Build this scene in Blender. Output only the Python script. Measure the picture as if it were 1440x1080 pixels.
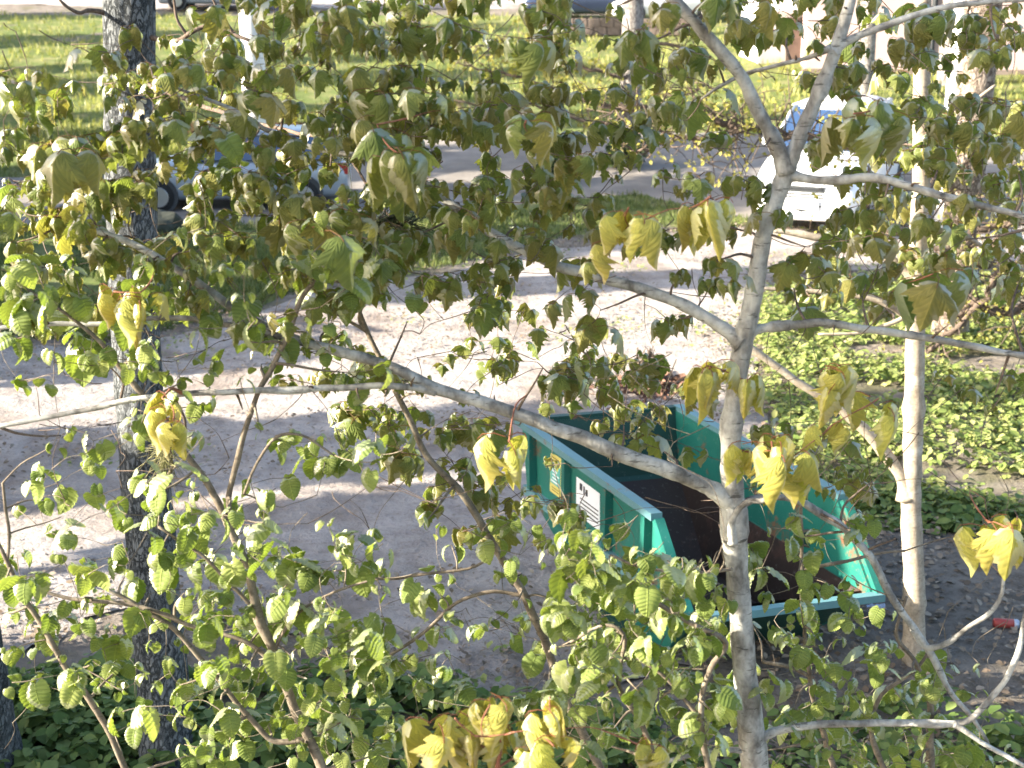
import bpy, bmesh, math, random
import numpy as np
from mathutils import Vector, Matrix, noise

for o in list(bpy.data.objects):
    bpy.data.objects.remove(o)
scene = bpy.context.scene
COL = scene.collection
R = math.radians
rnd = random.Random(7)

# ------------------------------------------------------------------ camera
CAM_H = 4.4
PITCH = R(16.5)
FPX = 2000.0                       # focal length in pixels of the 1440 px wide photograph
cam_d = bpy.data.cameras.new("camera")
cam = bpy.data.objects.new("camera", cam_d)
COL.objects.link(cam)
cam.location = (0, 0, CAM_H)
cam.rotation_euler = (R(90) - PITCH, 0, 0)
cam_d.sensor_width = 36
cam_d.lens = FPX / 1440 * 36
cam_d.clip_start = 0.05
cam_d.clip_end = 6000
cam_d.dof.use_dof = True
cam_d.dof.focus_distance = 5.6
cam_d.dof.aperture_fstop = 4.8
scene.camera = cam

# ------------------------------------------------------------------ sky and sun
SUN_EL, SUN_AZ = 22.0, 11.5        # sun stands to the left and AZ degrees behind the camera
sun_dir = Vector((-math.cos(R(SUN_EL)) * math.cos(R(SUN_AZ)), -math.cos(R(SUN_EL)) * math.sin(R(SUN_AZ)), math.sin(R(SUN_EL))))
w = bpy.data.worlds.new("World")
scene.world = w
w.use_nodes = True
nt = w.node_tree
nt.nodes.clear()
sky = nt.nodes.new("ShaderNodeTexSky")
sky.sky_type = 'NISHITA'
sky.sun_disc = False
sky.sun_elevation = R(SUN_EL)
sky.sun_rotation = math.atan2(sun_dir.x, sun_dir.y)
sky.air_density = 1.0
sky.dust_density = 2.5
sky.ozone_density = 1.0
bg = nt.nodes.new("ShaderNodeBackground")
bg.inputs[1].default_value = 0.1
wo = nt.nodes.new("ShaderNodeOutputWorld")
nt.links.new(sky.outputs[0], bg.inputs[0])
nt.links.new(bg.outputs[0], wo.inputs[0])
sl = bpy.data.lights.new("sun", 'SUN')
sl.energy = 5.0
sl.angle = R(0.5)
sl.color = (1.0, 0.9, 0.74)
so = bpy.data.objects.new("sun", sl)
COL.objects.link(so)
so.location = sun_dir * 60
so.rotation_euler = sun_dir.to_track_quat('Z', 'Y').to_euler()
scene.view_settings.view_transform = 'Standard'
scene.view_settings.look = 'None'
scene.view_settings.exposure = 2.4
scene.view_settings.gamma = 1.0
scene.view_settings.use_curve_mapping = False
scene.render.engine = 'CYCLES'
scene.cycles.max_bounces = 6
scene.cycles.transparent_max_bounces = 6

# ------------------------------------------------------------------ helpers
_F = Vector((0, math.cos(PITCH), -math.sin(PITCH)))
_U = Vector((0, math.sin(PITCH), math.cos(PITCH)))
_R = Vector((1, 0, 0))
_C = Vector((0, 0, CAM_H))

def ray(px, py):
    return _F + _R * ((px - 720) / FPX) + _U * ((540 - py) / FPX)

def at(px, py, Y):
    """the world point at distance Y (world y) seen at that place of the photograph"""
    r = ray(px, py)
    return _C + r * (Y / r.y)

def mpp(p):
    """metres per photograph pixel at a world point"""
    return (Vector(p) - _C).dot(_F) / FPX

def slope(y):
    if y <= 27: return 0.0
    return 0.09 * (min(y, 62) - 27)

def hgt(x, y):
    z = slope(y)
    n = noise.noise(Vector((x * .35, y * .35, 1.3))) * .05 + noise.noise(Vector((x * 1.1, y * 1.1, 5.3))) * .02
    return z + n * min(1, max(0, (70 - y) / 20))

def gnd(px, py, off=0.0):
    r = ray(px, py)
    t = -CAM_H / r.z if r.z < -1e-4 else 200
    lo, hi = 1.0, 400.0
    for i in range(50):
        m = (lo + hi) / 2
        p = _C + r * m
        if p.z > slope(p.y): lo = m
        else: hi = m
    p = _C + r * lo
    p.z = hgt(p.x, p.y) + off
    return p

def tag(o, label=None, cat=None, group=None, kind=None):
    if label: o['label'] = label
    if cat: o['category'] = cat
    if group: o['group'] = group
    if kind: o['kind'] = kind
    return o

def empty(name, loc=(0, 0, 0), rz=0, label=None, cat=None, group=None):
    o = bpy.data.objects.new(name, None)
    o.empty_display_size = .1
    o.location = loc
    o.rotation_euler = (0, 0, rz)
    COL.objects.link(o)
    return tag(o, label, cat, group)

def link(name, me, parent=None, loc=None):
    o = bpy.data.objects.new(name, me)
    COL.objects.link(o)
    if parent is not None:
        o.parent = parent
    if loc is not None:
        o.location = loc
    return o

class MB:
    """collects shapes, builds ONE mesh"""
    def __init__(s):
        s.v, s.f, s.n, s.a, s.luv = [], [], 0, [], []
    def add(s, vs, fs, a=None):
        b = s.n
        s.v.extend([tuple(q) for q in vs])
        s.f.extend([tuple(i + b for i in f) for f in fs])
        s.n += len(vs)
        s.a.extend(a if a is not None else [0.0] * len(vs))
    def box(s, c, d, M=None, taper=None):
        x, y, z = d[0] / 2, d[1] / 2, d[2] / 2
        vs = [Vector((sx * x, sy * y, sz * z)) for sz in (-1, 1) for sy in (-1, 1) for sx in (-1, 1)]
        if taper:
            for q in vs[4:]: q.x *= taper[0]; q.y *= taper[1]
        c = Vector(c)
        vs = [(M @ (q + c)) if M is not None else q + c for q in vs]
        s.add(vs, [(0, 2, 3, 1), (4, 5, 7, 6), (0, 1, 5, 4), (1, 3, 7, 5), (3, 2, 6, 7), (2, 0, 4, 6)])
    def tube(s, pts, rads, n=8, cap=True, wob=0.0, M=None):
        pts = [Vector(p) for p in pts]
        vs, fs = [], []
        up = Vector((0.13, 0.31, 0.94)).normalized()
        pr = None
        L = len(pts)
        for i, p in enumerate(pts):
            t = (pts[min(i + 1, L - 1)] - pts[max(i - 1, 0)])
            if t.length < 1e-9: t = Vector((0, 0, 1))
            t.normalize()
            if pr is None:
                a = t.orthogonal().normalized()
            else:
                a = pr - t * pr.dot(t)
                if a.length < 1e-6: a = t.orthogonal()
                a.normalize()
            pr = a
            b = t.cross(a)
            for k in range(n):
                th = 2 * math.pi * k / n
                rr = rads[i]
                if wob: rr *= 1 + wob * noise.noise(p * (0.35 / max(rads[i], .004)) + Vector((math.cos(th) * 1.3, math.sin(th) * 1.3, 0)))
                q = p + a * (math.cos(th) * rr) + b * (math.sin(th) * rr)
                vs.append(M @ q if M is not None else q)
        for i in range(L - 1):
            for k in range(n):
                k2 = (k + 1) % n
                fs.append((i * n + k, i * n + k2, (i + 1) * n + k2, (i + 1) * n + k))
        if cap:
            fs.append(tuple(range(n - 1, -1, -1)))
            fs.append(tuple((L - 1) * n + k for k in range(n)))
        s.add(vs, fs)
    def mesh(s, name, mats, smooth=False, attr=False):
        me = bpy.data.meshes.new(name)
        me.from_pydata(s.v, [], s.f)
        for m in (mats if isinstance(mats, (list, tuple)) else [mats]): me.materials.append(m)
        if smooth: me.polygons.foreach_set("use_smooth", [True] * len(me.polygons))
        if attr:
            at_ = me.attributes.new("tip", 'FLOAT', 'POINT')
            at_.data.foreach_set("value", s.a)
            if s.luv:
                lu = me.attributes.new("leaf_uv", 'FLOAT_VECTOR', 'POINT')
                lu.data.foreach_set("vector", [c for q in s.luv for c in q])
        me.update()
        return me
    def build(s, name, mats, parent=None, smooth=False, attr=False, loc=None):
        return link(name, s.mesh(name, mats, smooth, attr), parent, loc)

def spline(pts, per=5):
    """Catmull-Rom through (Vector, radius) pairs"""
    P = [p for p, r in pts]; Q = [r for p, r in pts]
    if len(P) < 3: per = max(per, 4)
    op, orad = [], []
    for i in range(len(P) - 1):
        p0 = P[max(i - 1, 0)]; p1 = P[i]; p2 = P[i + 1]; p3 = P[min(i + 2, len(P) - 1)]
        for k in range(per):
            t = k / per
            op.append(0.5 * ((2 * p1) + (p2 - p0) * t + (2 * p0 - 5 * p1 + 4 * p2 - p3) * t * t + (3 * p1 - p0 - 3 * p2 + p3) * t ** 3))
            orad.append(Q[i] * (1 - t) + Q[i + 1] * t)
    op.append(P[-1]); orad.append(Q[-1])
    return op, orad

def limb(pxs, Y, per=5, jit=0.0):
    """photograph polyline [(px,py,r[,Y])...] -> world points and radii"""
    out = []
    for q in pxs:
        p = at(q[0], q[1], q[3] if len(q) > 3 else Y)
        out.append((p, q[2] * mpp(p)))
    op, orr = spline(out, per)
    if jit:
        op = [p + Vector((noise.noise(p * 9), noise.noise(p * 9 + Vector((7, 0, 0))), noise.noise(p * 9 + Vector((0, 9, 0))))) * jit for p in op]
    return op, orr

# ------------------------------------------------------------------ materials
def mat(name):
    m = bpy.data.materials.new(name)
    m.use_nodes = True
    m.node_tree.nodes.clear()
    return m, m.node_tree.nodes, m.node_tree.links

def ramp(N, L, src, stops):
    r = N.new("ShaderNodeValToRGB")
    els = r.color_ramp.elements
    while len(els) < len(stops): els.new(.5)
    for e, (p, c) in zip(els, stops):
        e.position = p
        e.color = (c[0], c[1], c[2], 1)
    L.new(src, r.inputs[0])
    return r.outputs[0]

def ntex(N, L, scale, detail=4, rough=.6, vec=None, dist=0):
    t = N.new("ShaderNodeTexNoise")
    t.inputs['Scale'].default_value = scale
    t.inputs['Detail'].default_value = detail
    t.inputs['Roughness'].default_value = rough
    t.inputs['Distortion'].default_value = dist
    if vec is None:
        g = N.new("ShaderNodeNewGeometry")
        vec = g.outputs['Position']
    L.new(vec, t.inputs['Vector'])
    return t.outputs[0]

def mixc(N, L, fac, a, b, mode='MIX'):
    m = N.new("ShaderNodeMix")
    m.data_type = 'RGBA'
    m.blend_type = mode
    for idx, v in ((0, fac), (6, a), (7, b)):
        if isinstance(v, (int, float)): m.inputs[idx].default_value = v
        elif isinstance(v, (tuple, list)): m.inputs[idx].default_value = (v[0], v[1], v[2], 1)
        else: L.new(v, m.inputs[idx])
    return m.outputs[2]

def mth(N, L, op, a, b=0.0):
    m = N.new("ShaderNodeMath")
    m.operation = op
    for i, v in enumerate((a, b)):
        if isinstance(v, (int, float)): m.inputs[i].default_value = v
        else: L.new(v, m.inputs[i])
    return m.outputs[0]

def bump(N, L, h, strength=.5, dist=.02):
    b = N.new("ShaderNodeBump")
    b.inputs['Strength'].default_value = strength
    b.inputs['Distance'].default_value = dist
    L.new(h, b.inputs['Height'])
    return b.outputs[0]

def out(N, L, sh):
    o = N.new("ShaderNodeOutputMaterial")
    L.new(sh, o.inputs[0])

def principled(N, L, col, rough=.8, metal=0.0, nrm=None, spec=.3):
    p = N.new("ShaderNodeBsdfPrincipled")
    if isinstance(col, tuple): p.inputs['Base Color'].default_value = (*col, 1)
    else: L.new(col, p.inputs['Base Color'])
    if isinstance(rough, (int, float)): p.inputs['Roughness'].default_value = rough
    else: L.new(rough, p.inputs['Roughness'])
    p.inputs['Metallic'].default_value = metal
    p.inputs['Specular IOR Level'].default_value = spec
    if nrm is not None: L.new(nrm, p.inputs['Normal'])
    return p.outputs[0]

def simple(name, col, rough=.6, metal=0.0, var=.15, scale=8, spec=.3):
    m, N, L = mat(name)
    t = ntex(N, L, scale)
    c = ramp(N, L, t, [(.25, tuple(x * (1 - var) for x in col)), (.75, tuple(min(1, x * (1 + var)) for x in col))])
    out(N, L, principled(N, L, c, rough, metal, bump(N, L, t, .1, .01), spec))
    return m

def leaf_mat(name, stops, tipcol, stem, trans=.4, tcol=(1.15, 1.25, .6), gloss=.5, vein=None):
    """stops: random-per-leaf base colours; tipcol mixes in along the blade; stem: petiole colour"""
    m, N, L = mat(name)
    g = N.new("ShaderNodeNewGeometry")
    oi = N.new("ShaderNodeObjectInfo")
    r = mth(N, L, 'FRACT', mth(N, L, 'ADD', g.outputs['Random Per Island'], oi.outputs['Random']))
    base = ramp(N, L, r, stops)
    at_ = N.new("ShaderNodeAttribute")
    at_.attribute_name = "tip"
    tip = at_.outputs['Fac']
    nz = ntex(N, L, 28, 3)
    base = mixc(N, L, .35, base, ramp(N, L, nz, [(.3, (.55, .55, .5)), (.7, (1.25, 1.2, 1.1))]), 'MULTIPLY')
    r2 = mth(N, L, 'FRACT', mth(N, L, 'MULTIPLY', r, 7.31))
    tf = mth(N, L, 'MULTIPLY', mth(N, L, 'MAXIMUM', tip, 0.0), r2)
    base = mixc(N, L, tf, base, tipcol)
    nrm = None
    if vein:
        ua = N.new("ShaderNodeAttribute"); ua.attribute_name = "leaf_uv"
        sp = N.new("ShaderNodeSeparateXYZ"); L.new(ua.outputs['Vector'], sp.inputs[0])
        au = mth(N, L, 'ABSOLUTE', sp.outputs[0])
        if vein == 'palm':
            ang = mth(N, L, 'ARCTAN2', au, mth(N, L, 'ADD', sp.outputs[1], .02))
            t1 = mth(N, L, 'PINGPONG', ang, .42)
            rad = mth(N, L, 'SQRT', mth(N, L, 'ADD', mth(N, L, 'MULTIPLY', au, au), mth(N, L, 'MULTIPLY', sp.outputs[1], sp.outputs[1])))
            line = mth(N, L, 'SUBTRACT', 1.0, mth(N, L, 'MULTIPLY', mth(N, L, 'MULTIPLY', t1, mth(N, L, 'ADD', rad, .15)), 26.0))
            sec = mth(N, L, 'PINGPONG', mth(N, L, 'SUBTRACT', mth(N, L, 'MULTIPLY', rad, 5.5), mth(N, L, 'MULTIPLY', t1, 4.0)), .5)
        else:
            line = mth(N, L, 'SUBTRACT', 1.0, mth(N, L, 'MULTIPLY', au, 30.0))
            sec = mth(N, L, 'PINGPONG', mth(N, L, 'MULTIPLY', mth(N, L, 'SUBTRACT', sp.outputs[1], mth(N, L, 'MULTIPLY', au, .45)), 8.0), .5)
        line = mth(N, L, 'MAXIMUM', line, 0.0)
        sl_ = mth(N, L, 'MAXIMUM', mth(N, L, 'SUBTRACT', 1.0, mth(N, L, 'MULTIPLY', sec, 5.0)), 0.0)
        vv_ = mth(N, L, 'MINIMUM', mth(N, L, 'ADD', line, mth(N, L, 'MULTIPLY', sl_, .6)), 1.0)
        base = mixc(N, L, mth(N, L, 'MULTIPLY', vv_, .4), base, mixc(N, L, 1.0, base, (1.75, 1.65, 1.5), 'MULTIPLY'))
        nrm = bump(N, L, mth(N, L, 'ADD', mth(N, L, 'MULTIPLY', sec, -1.2), mth(N, L, 'MULTIPLY', line, -.6)), .7, .004)
    isst = mth(N, L, 'LESS_THAN', tip, -.5)
    base = mixc(N, L, isst, base, stem)
    d = N.new("ShaderNodeBsdfDiffuse")
    L.new(base, d.inputs[0])
    t = N.new("ShaderNodeBsdfTranslucent")
    if nrm is not None:
        L.new(nrm, d.inputs['Normal']); L.new(nrm, t.inputs['Normal'])
    L.new(mixc(N, L, 1.0, base, tcol, 'MULTIPLY'), t.inputs[0])
    ms = N.new("ShaderNodeMixShader")
    ms.inputs[0].default_value = trans
    L.new(d.outputs[0], ms.inputs[1]); L.new(t.outputs[0], ms.inputs[2])
    gl = N.new("ShaderNodeBsdfGlossy")
    gl.inputs['Roughness'].default_value = gloss
    gl.inputs['Color'].default_value = (.9, .9, .9, 1)
    fr = N.new("ShaderNodeFresnel"); fr.inputs[0].default_value = 1.35
    m2 = N.new("ShaderNodeMixShader")
    L.new(mth(N, L, 'MULTIPLY', fr.outputs[0], .22), m2.inputs[0])
    L.new(ms.outputs[0], m2.inputs[1]); L.new(gl.outputs[0], m2.inputs[2])
    out(N, L, m2.outputs[0])
    return m

M = {}
M['maple'] = leaf_mat('maple_leaf', [(0, (.135, .185, .06)), (.35, (.175, .225, .07)), (.65, (.21, .235, .075)), (.88, (.22, .20, .07)), (1, (.15, .21, .065))], (.22, .185, .065), (.2, .11, .05), .48, (1.2, 1.25, .6), .5, 'palm')
M['yellow'] = leaf_mat('young_maple_leaf', [(0, (.40, .43, .11)), (.5, (.50, .49, .13)), (1, (.40, .39, .10))], (.33, .25, .07), (.3, .12, .06), .45, (1.15, 1.1, .6), .55, 'palm')
M['hazel'] = leaf_mat('hazel_leaf', [(0, (.15, .21, .06)), (.5, (.215, .27, .08)), (1, (.28, .32, .105))], (.2, .25, .07), (.15, .16, .06), .42, (1.1, 1.2, .5), .5, 'pinn')
M['herb'] = leaf_mat('herb_leaf', [(0, (.08, .135, .04)), (.5, (.13, .19, .06)), (1, (.2, .25, .09))], (.12, .18, .05), (.1, .12, .04), .3)
M['cover'] = leaf_mat('ground_cover_leaf', [(0, (.13, .19, .05)), (.6, (.25, .31, .10)), (1, (.42, .42, .18))], (.2, .22, .07), (.2, .16, .08), .3)
M['sunlit_lawnb'] = leaf_mat('sunlit_grass_blade', [(0, (.18, .22, .05)), (.6, (.30, .31, .085)), (1, (.44, .40, .16))], (.28, .27, .09), (.1, .1, .05), .25)  # brighter, yellower copy of the grass, with the lawn's sunlight put into its colour
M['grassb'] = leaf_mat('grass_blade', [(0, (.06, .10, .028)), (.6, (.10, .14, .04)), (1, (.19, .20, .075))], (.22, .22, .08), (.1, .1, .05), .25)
M['oakleaf'] = leaf_mat('young_oak_leaf', [(0, (.22, .23, .05)), (1, (.34, .31, .08))], (.3, .25, .07), (.1, .1, .05), .35)
M['needle'] = leaf_mat('pine_needle', [(0, (.03, .05, .025)), (.6, (.05, .07, .03)), (1, (.09, .09, .045))], (.08, .08, .04), (.1, .07, .05), .1)
M['needle_pale'] = leaf_mat('dry_needle', [(0, (.16, .17, .07)), (1, (.26, .24, .12))], (.2, .18, .1), (.1, .07, .05), .1)
M['conifer'] = leaf_mat('spruce_needles', [(0, (.035, .06, .025)), (1, (.06, .09, .035))], (.06, .08, .03), (.1, .07, .05), .05)
M['dry'] = leaf_mat('dry_leaf', [(0, (.12, .095, .075)), (.5, (.2, .16, .12)), (1, (.33, .29, .24))], (.2, .14, .1), (.1, .08, .06), .1)

def bark(name, dark, mid, light, scale, bstr, spots=.62, spotcol=(.5, .5, .46)):
    m, N, L = mat(name)
    tc = N.new("ShaderNodeTexCoord")
    mp = N.new("ShaderNodeMapping")
    L.new(tc.outputs['Object'], mp.inputs[0])
    mp.inputs['Scale'].default_value = (1, 1, .55)
    a = ntex(N, L, scale, 6, .65, mp.outputs[0], .4)
    b = ntex(N, L, scale * .35, 4, .6, mp.outputs[0])
    c = ramp(N, L, a, [(.28, dark), (.5, mid), (.75, light)])
    sp = ramp(N, L, b, [(spots - .06, (0, 0, 0)), (spots + .05, (1, 1, 1))])
    c = mixc(N, L, sp, c, mixc(N, L, .4, spotcol, c, 'MIX'))
    mp2 = N.new("ShaderNodeMapping"); L.new(tc.outputs['Object'], mp2.inputs[0]); mp2.inputs['Scale'].default_value = (1, 1, 5)
    len_ = ramp(N, L, ntex(N, L, scale * .8, 3, .6, mp2.outputs[0]), [(.60, (0, 0, 0)), (.68, (.75, .75, .75))])
    c = mixc(N, L, len_, c, tuple(x * .8 for x in dark))
    sm = ntex(N, L, scale * 2.6, 2)
    c = mixc(N, L, .5, c, ramp(N, L, sm, [(.3, (.6, .6, .6)), (.6, (1.15, 1.15, 1.15))]), 'MULTIPLY')
    out(N, L, principled(N, L, c, .85, 0, bump(N, L, a, bstr, .012), .2))
    return m

M['maple_bark'] = bark('maple_bark', (.065, .06, .052), (.20, .19, .17), (.34, .33, .30), 22, .6, .52, (.52, .52, .48))
M['stem_bark'] = bark('young_stem_bark', (.2, .165, .125), (.33, .28, .215), (.44, .385, .31), 20, .2, .66, (.55, .52, .45))
M['hazel_bark'] = bark('hazel_bark', (.085, .07, .052), (.17, .14, .105), (.28, .24, .18), 35, .25, .7, (.4, .38, .33))
M['twig_bark'] = bark('twig_bark', (.06, .045, .035), (.12, .09, .07), (.22, .17, .13), 60, .2, .7, (.3, .25, .2))
M['red_twig'] = bark('red_twig_bark', (.15, .06, .04), (.26, .11, .07), (.35, .18, .1), 60, .2, .75, (.4, .2, .12))

def pine_bark(name, dark, mid, light, sc=14):
    m, N, L = mat(name)
    tc = N.new("ShaderNodeTexCoord")
    mp = N.new("ShaderNodeMapping")
    L.new(tc.outputs['Object'], mp.inputs[0])
    mp.inputs['Scale'].default_value = (1, 1, .45)
    v = N.new("ShaderNodeTexVoronoi")
    v.feature = 'DISTANCE_TO_EDGE'
    v.inputs['Scale'].default_value = sc * 1.6
    nz = ntex(N, L, sc, 6, .7, mp.outputs[0], .5)
    add = N.new("ShaderNodeVectorMath"); add.operation = 'MULTIPLY_ADD'
    L.new(nz, add.inputs[0]); add.inputs[1].default_value = (.12, .12, .12); L.new(mp.outputs[0], add.inputs[2])
    L.new(add.outputs[0], v.inputs['Vector'])
    h = mth(N, L, 'ADD', mth(N, L, 'MINIMUM', mth(N, L, 'MULTIPLY', v.outputs[0], 3.0), .5), nz)
    c = ramp(N, L, h, [(.4, dark), (.75, mid), (1.0, light)])
    c = mixc(N, L, ramp(N, L, ntex(N, L, 5, 5, .6, mp.outputs[0]), [(.5, (0, 0, 0)), (.7, (.6, .6, .6))]), c, tuple(x * 1.5 for x in light))
    out(N, L, principled(N, L, c, .9, 0, bump(N, L, h, .9, .02), .15))
    return m

M['pine_bark'] = pine_bark('spruce_bark', (.028, .031, .032), (.082, .09, .093), (.165, .175, .18), 22)
M['old_bark'] = pine_bark('old_pine_bark', (.06, .045, .035), (.19, .15, .12), (.33, .28, .23), 14)
M['grey_bark'] = pine_bark('grey_pine_bark', (.08, .07, .065), (.2, .18, .165), (.3, .28, .26), 12)

m, N, L = mat('birch_bark')
tc = N.new("ShaderNodeTexCoord"); mp = N.new("ShaderNodeMapping")
L.new(tc.outputs['Object'], mp.inputs[0]); mp.inputs['Scale'].default_value = (1, 1, 5)
a = ntex(N, L, 4, 5, .6, mp.outputs[0]); b = ntex(N, L, 1.3, 3)
c = mixc(N, L, ramp(N, L, a, [(.60, (0, 0, 0)), (.68, (1, 1, 1))]), (.72, .70, .66), (.06, .055, .05))
out(N, L, principled(N, L, c, .7, 0, bump(N, L, a, .2, .01)))
M['birch'] = m

# ground
m, N, L = mat('soil')
big = ntex(N, L, .9, 5); fine = ntex(N, L, 14, 7, .7); mid = ntex(N, L, 4, 5)
c = ramp(N, L, mid, [(.3, (.12, .10, .082)), (.55, (.20, .172, .145)), (.8, (.29, .255, .22))])
c = mixc(N, L, ramp(N, L, fine, [(.55, (0, 0, 0)), (.7, (1, 1, 1))]), c, (.26, .235, .2))
c = mixc(N, L, ramp(N, L, big, [(.5, (0, 0, 0)), (.65, (.7, .7, .7))]), c, (.10, .10, .05))
out(N, L, principled(N, L, c, .95, 0, bump(N, L, mth(N, L, 'ADD', fine, mid), .8, .04), .1))
M['soil'] = m

m, N, L = mat('sand')
big = ntex(N, L, .55, 4, .6, None, .6); fine = ntex(N, L, 22, 7, .7); mid = ntex(N, L, 3.2, 6, .65)
c = ramp(N, L, mid, [(.28, (.27, .235, .215)), (.5, (.43, .39, .365)), (.75, (.55, .50, .47))])
c = mixc(N, L, ramp(N, L, fine, [(.56, (0, 0, 0)), (.72, (.8, .8, .8))]), c, (.2, .17, .14))
c = mixc(N, L, ramp(N, L, big, [(.50, (0, 0, 0)), (.66, (.75, .75, .75))]), c, (.235, .19, .16))
med = ntex(N, L, 7.5, 5, .7, None, 1.2)
c = mixc(N, L, ramp(N, L, med, [(.56, (0, 0, 0)), (.66, (.6, .6, .6))]), c, (.2, .17, .145))
out(N, L, principled(N, L, c, .95, 0, bump(N, L, mth(N, L, 'ADD', fine, mth(N, L, 'MULTIPLY', mid, 2.5)), 1.0, .06), .1))
M['sand'] = m

m, N, L = mat('forest_soil')
fine = ntex(N, L, 18, 7, .75); mid = ntex(N, L, 2.2, 6, .65)
c = ramp(N, L, mid, [(.3, (.13, .115, .10)), (.55, (.20, .18, .155)), (.78, (.29, .26, .225))])
c = mixc(N, L, ramp(N, L, fine, [(.5, (0, 0, 0)), (.66, (.9, .9, .9))]), c, (.09, .08, .065))
out(N, L, principled(N, L, c, .95, 0, bump(N, L, fine, .9, .05), .1))
M['fsoil'] = m

m, N, L = mat('lawn')
big = ntex(N, L, .35, 4); fine = ntex(N, L, 9, 6, .75); mid = ntex(N, L, 1.6, 5)
c = ramp(N, L, fine, [(.3, (.07, .10, .03)), (.55, (.13, .165, .05)), (.8, (.24, .25, .095))])
c = mixc(N, L, ramp(N, L, mid, [(.45, (0, 0, 0)), (.7, (.75, .75, .75))]), c, (.27, .24, .12))
out(N, L, principled(N, L, c, .95, 0, bump(N, L, fine, 1.0, .06), .1))
M['lawn'] = m

m, N, L = mat('grey_path')
fine = ntex(N, L, 9, 6, .7); mid = ntex(N, L, 1.2, 5)
c = ramp(N, L, mid, [(.3, (.16, .145, .13)), (.7, (.27, .245, .22))])
c = mixc(N, L, ramp(N, L, fine, [(.58, (0, 0, 0)), (.7, (.5, .5, .5))]), c, (.2, .18, .16))
out(N, L, principled(N, L, c, .95, 0, bump(N, L, fine, .4, .03), .1))
M['gpath'] = m

# painted steel of the skip
def skip_paint(name, base, rust=.66, rcol=(.17, .075, .04)):
    m, N, L = mat(name)
    a = ntex(N, L, 3.0, 6, .65); b = ntex(N, L, 30, 5, .7); cbig = ntex(N, L, 1.2, 4)
    c = ramp(N, L, cbig, [(.3, tuple(x * .8 for x in base)), (.7, tuple(x * 1.2 for x in base))])
    k = mth(N, L, 'ADD', mth(N, L, 'MULTIPLY', a, .75), mth(N, L, 'MULTIPLY', b, .25))
    c = mixc(N, L, ramp(N, L, k, [(rust - .07, (0, 0, 0)), (rust, (1, 1, 1))]), c, rcol)
    c = mixc(N, L, ramp(N, L, b, [(.6, (0, 0, 0)), (.75, (.35, .35, .35))]), c, (.35, .38, .35))
    out(N, L, principled(N, L, c, .5, 0, bump(N, L, a, .15, .02), .4))
    return m
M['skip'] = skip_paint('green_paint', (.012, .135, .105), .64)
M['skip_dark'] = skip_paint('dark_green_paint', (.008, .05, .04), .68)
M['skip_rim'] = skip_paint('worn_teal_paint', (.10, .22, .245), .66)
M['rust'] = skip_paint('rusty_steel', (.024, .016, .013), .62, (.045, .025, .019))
M['yellow_label'] = simple('yellow_paper', (.62, .55, .16), .6, 0, .05)
M['label_teal'] = simple('teal_print', (.12, .42, .36), .6, 0, .05)
M['label_white'] = simple('white_paper', (.75, .78, .8), .6, 0, .04)
M['ink'] = simple('black_print', (.03, .03, .035), .6, 0, .1)
M['white_paint'] = simple('white_car_paint', (.78, .79, .8), .25, 0, .02, 3, .6)
M['blue_paint'] = simple('grey_blue_car_paint', (.30, .35, .41), .3, .2, .04, 3, .6)
M['navy_paint'] = simple('dark_blue_car_paint', (.02, .03, .06), .25, .1, .05, 3, .6)
M['glass'] = simple('car_glass', (.03, .06, .13), .05, 0, .02, 3, 1.0)  # blue of the reflected sky is put into the base colour
M['plastic'] = simple('dark_plastic', (.045, .05, .055), .5, 0, .1)
M['tyre'] = simple('tyre_rubber', (.02, .02, .02), .9, 0, .2)
M['alloy'] = simple('alloy_rim', (.45, .46, .47), .35, .8, .05)
M['lamp'] = simple('headlight_lens', (.6, .63, .66), .1, .2, .05, 3, .8)
M['redlamp'] = simple('tail_lens', (.3, .02, .02), .2, 0, .05, 3, .8)
M['pinkwall'] = simple('pale_pink_render', (.46, .35, .33), .85, 0, .08, 2)
M['roofred'] = simple('red_brown_roof', (.22, .08, .055), .8, 0, .2, 6)
M['whitewall'] = simple('white_render', (.76, .76, .75), .8, 0, .04, 2)
M['wallstone'] = simple('grey_brown_stone', (.17, .135, .115), .9, 0, .35, 4)
M['rock'] = simple('dark_mossy_stone', (.045, .05, .04), .95, 0, .4, 7)
M['redcan'] = simple('red_print_tin', (.35, .06, .05), .35, .2, .1)
M['bluefoil'] = simple('blue_white_foil', (.35, .4, .5), .3, .3, .4, 60)
M['curb'] = simple('pale_concrete', (.5, .49, .46), .9, 0, .1)

# ------------------------------------------------------------------ terrain
def inpoly(x, y, P):
    c = False
    j = len(P) - 1
    for i in range(len(P)):
        xi, yi = P[i]; xj, yj = P[j]
        if (yi > y) != (yj > y) and x < (xj - xi) * (y - yi) / (yj - yi) + xi: c = not c
        j = i
    return c

def nearest(x, y, P):
    best = (1e9, x, y)
    for i in range(len(P)):
        ax, ay = P[i]; bx, by = P[(i + 1) % len(P)]
        dx, dy = bx - ax, by - ay
        t = max(0, min(1, ((x - ax) * dx + (y - ay) * dy) / (dx * dx + dy * dy + 1e-9)))
        qx, qy = ax + t * dx, ay + t * dy
        d = math.hypot(x - qx, y - qy)
        if d < best[0]: best = (d, qx, qy)
    return best

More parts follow.
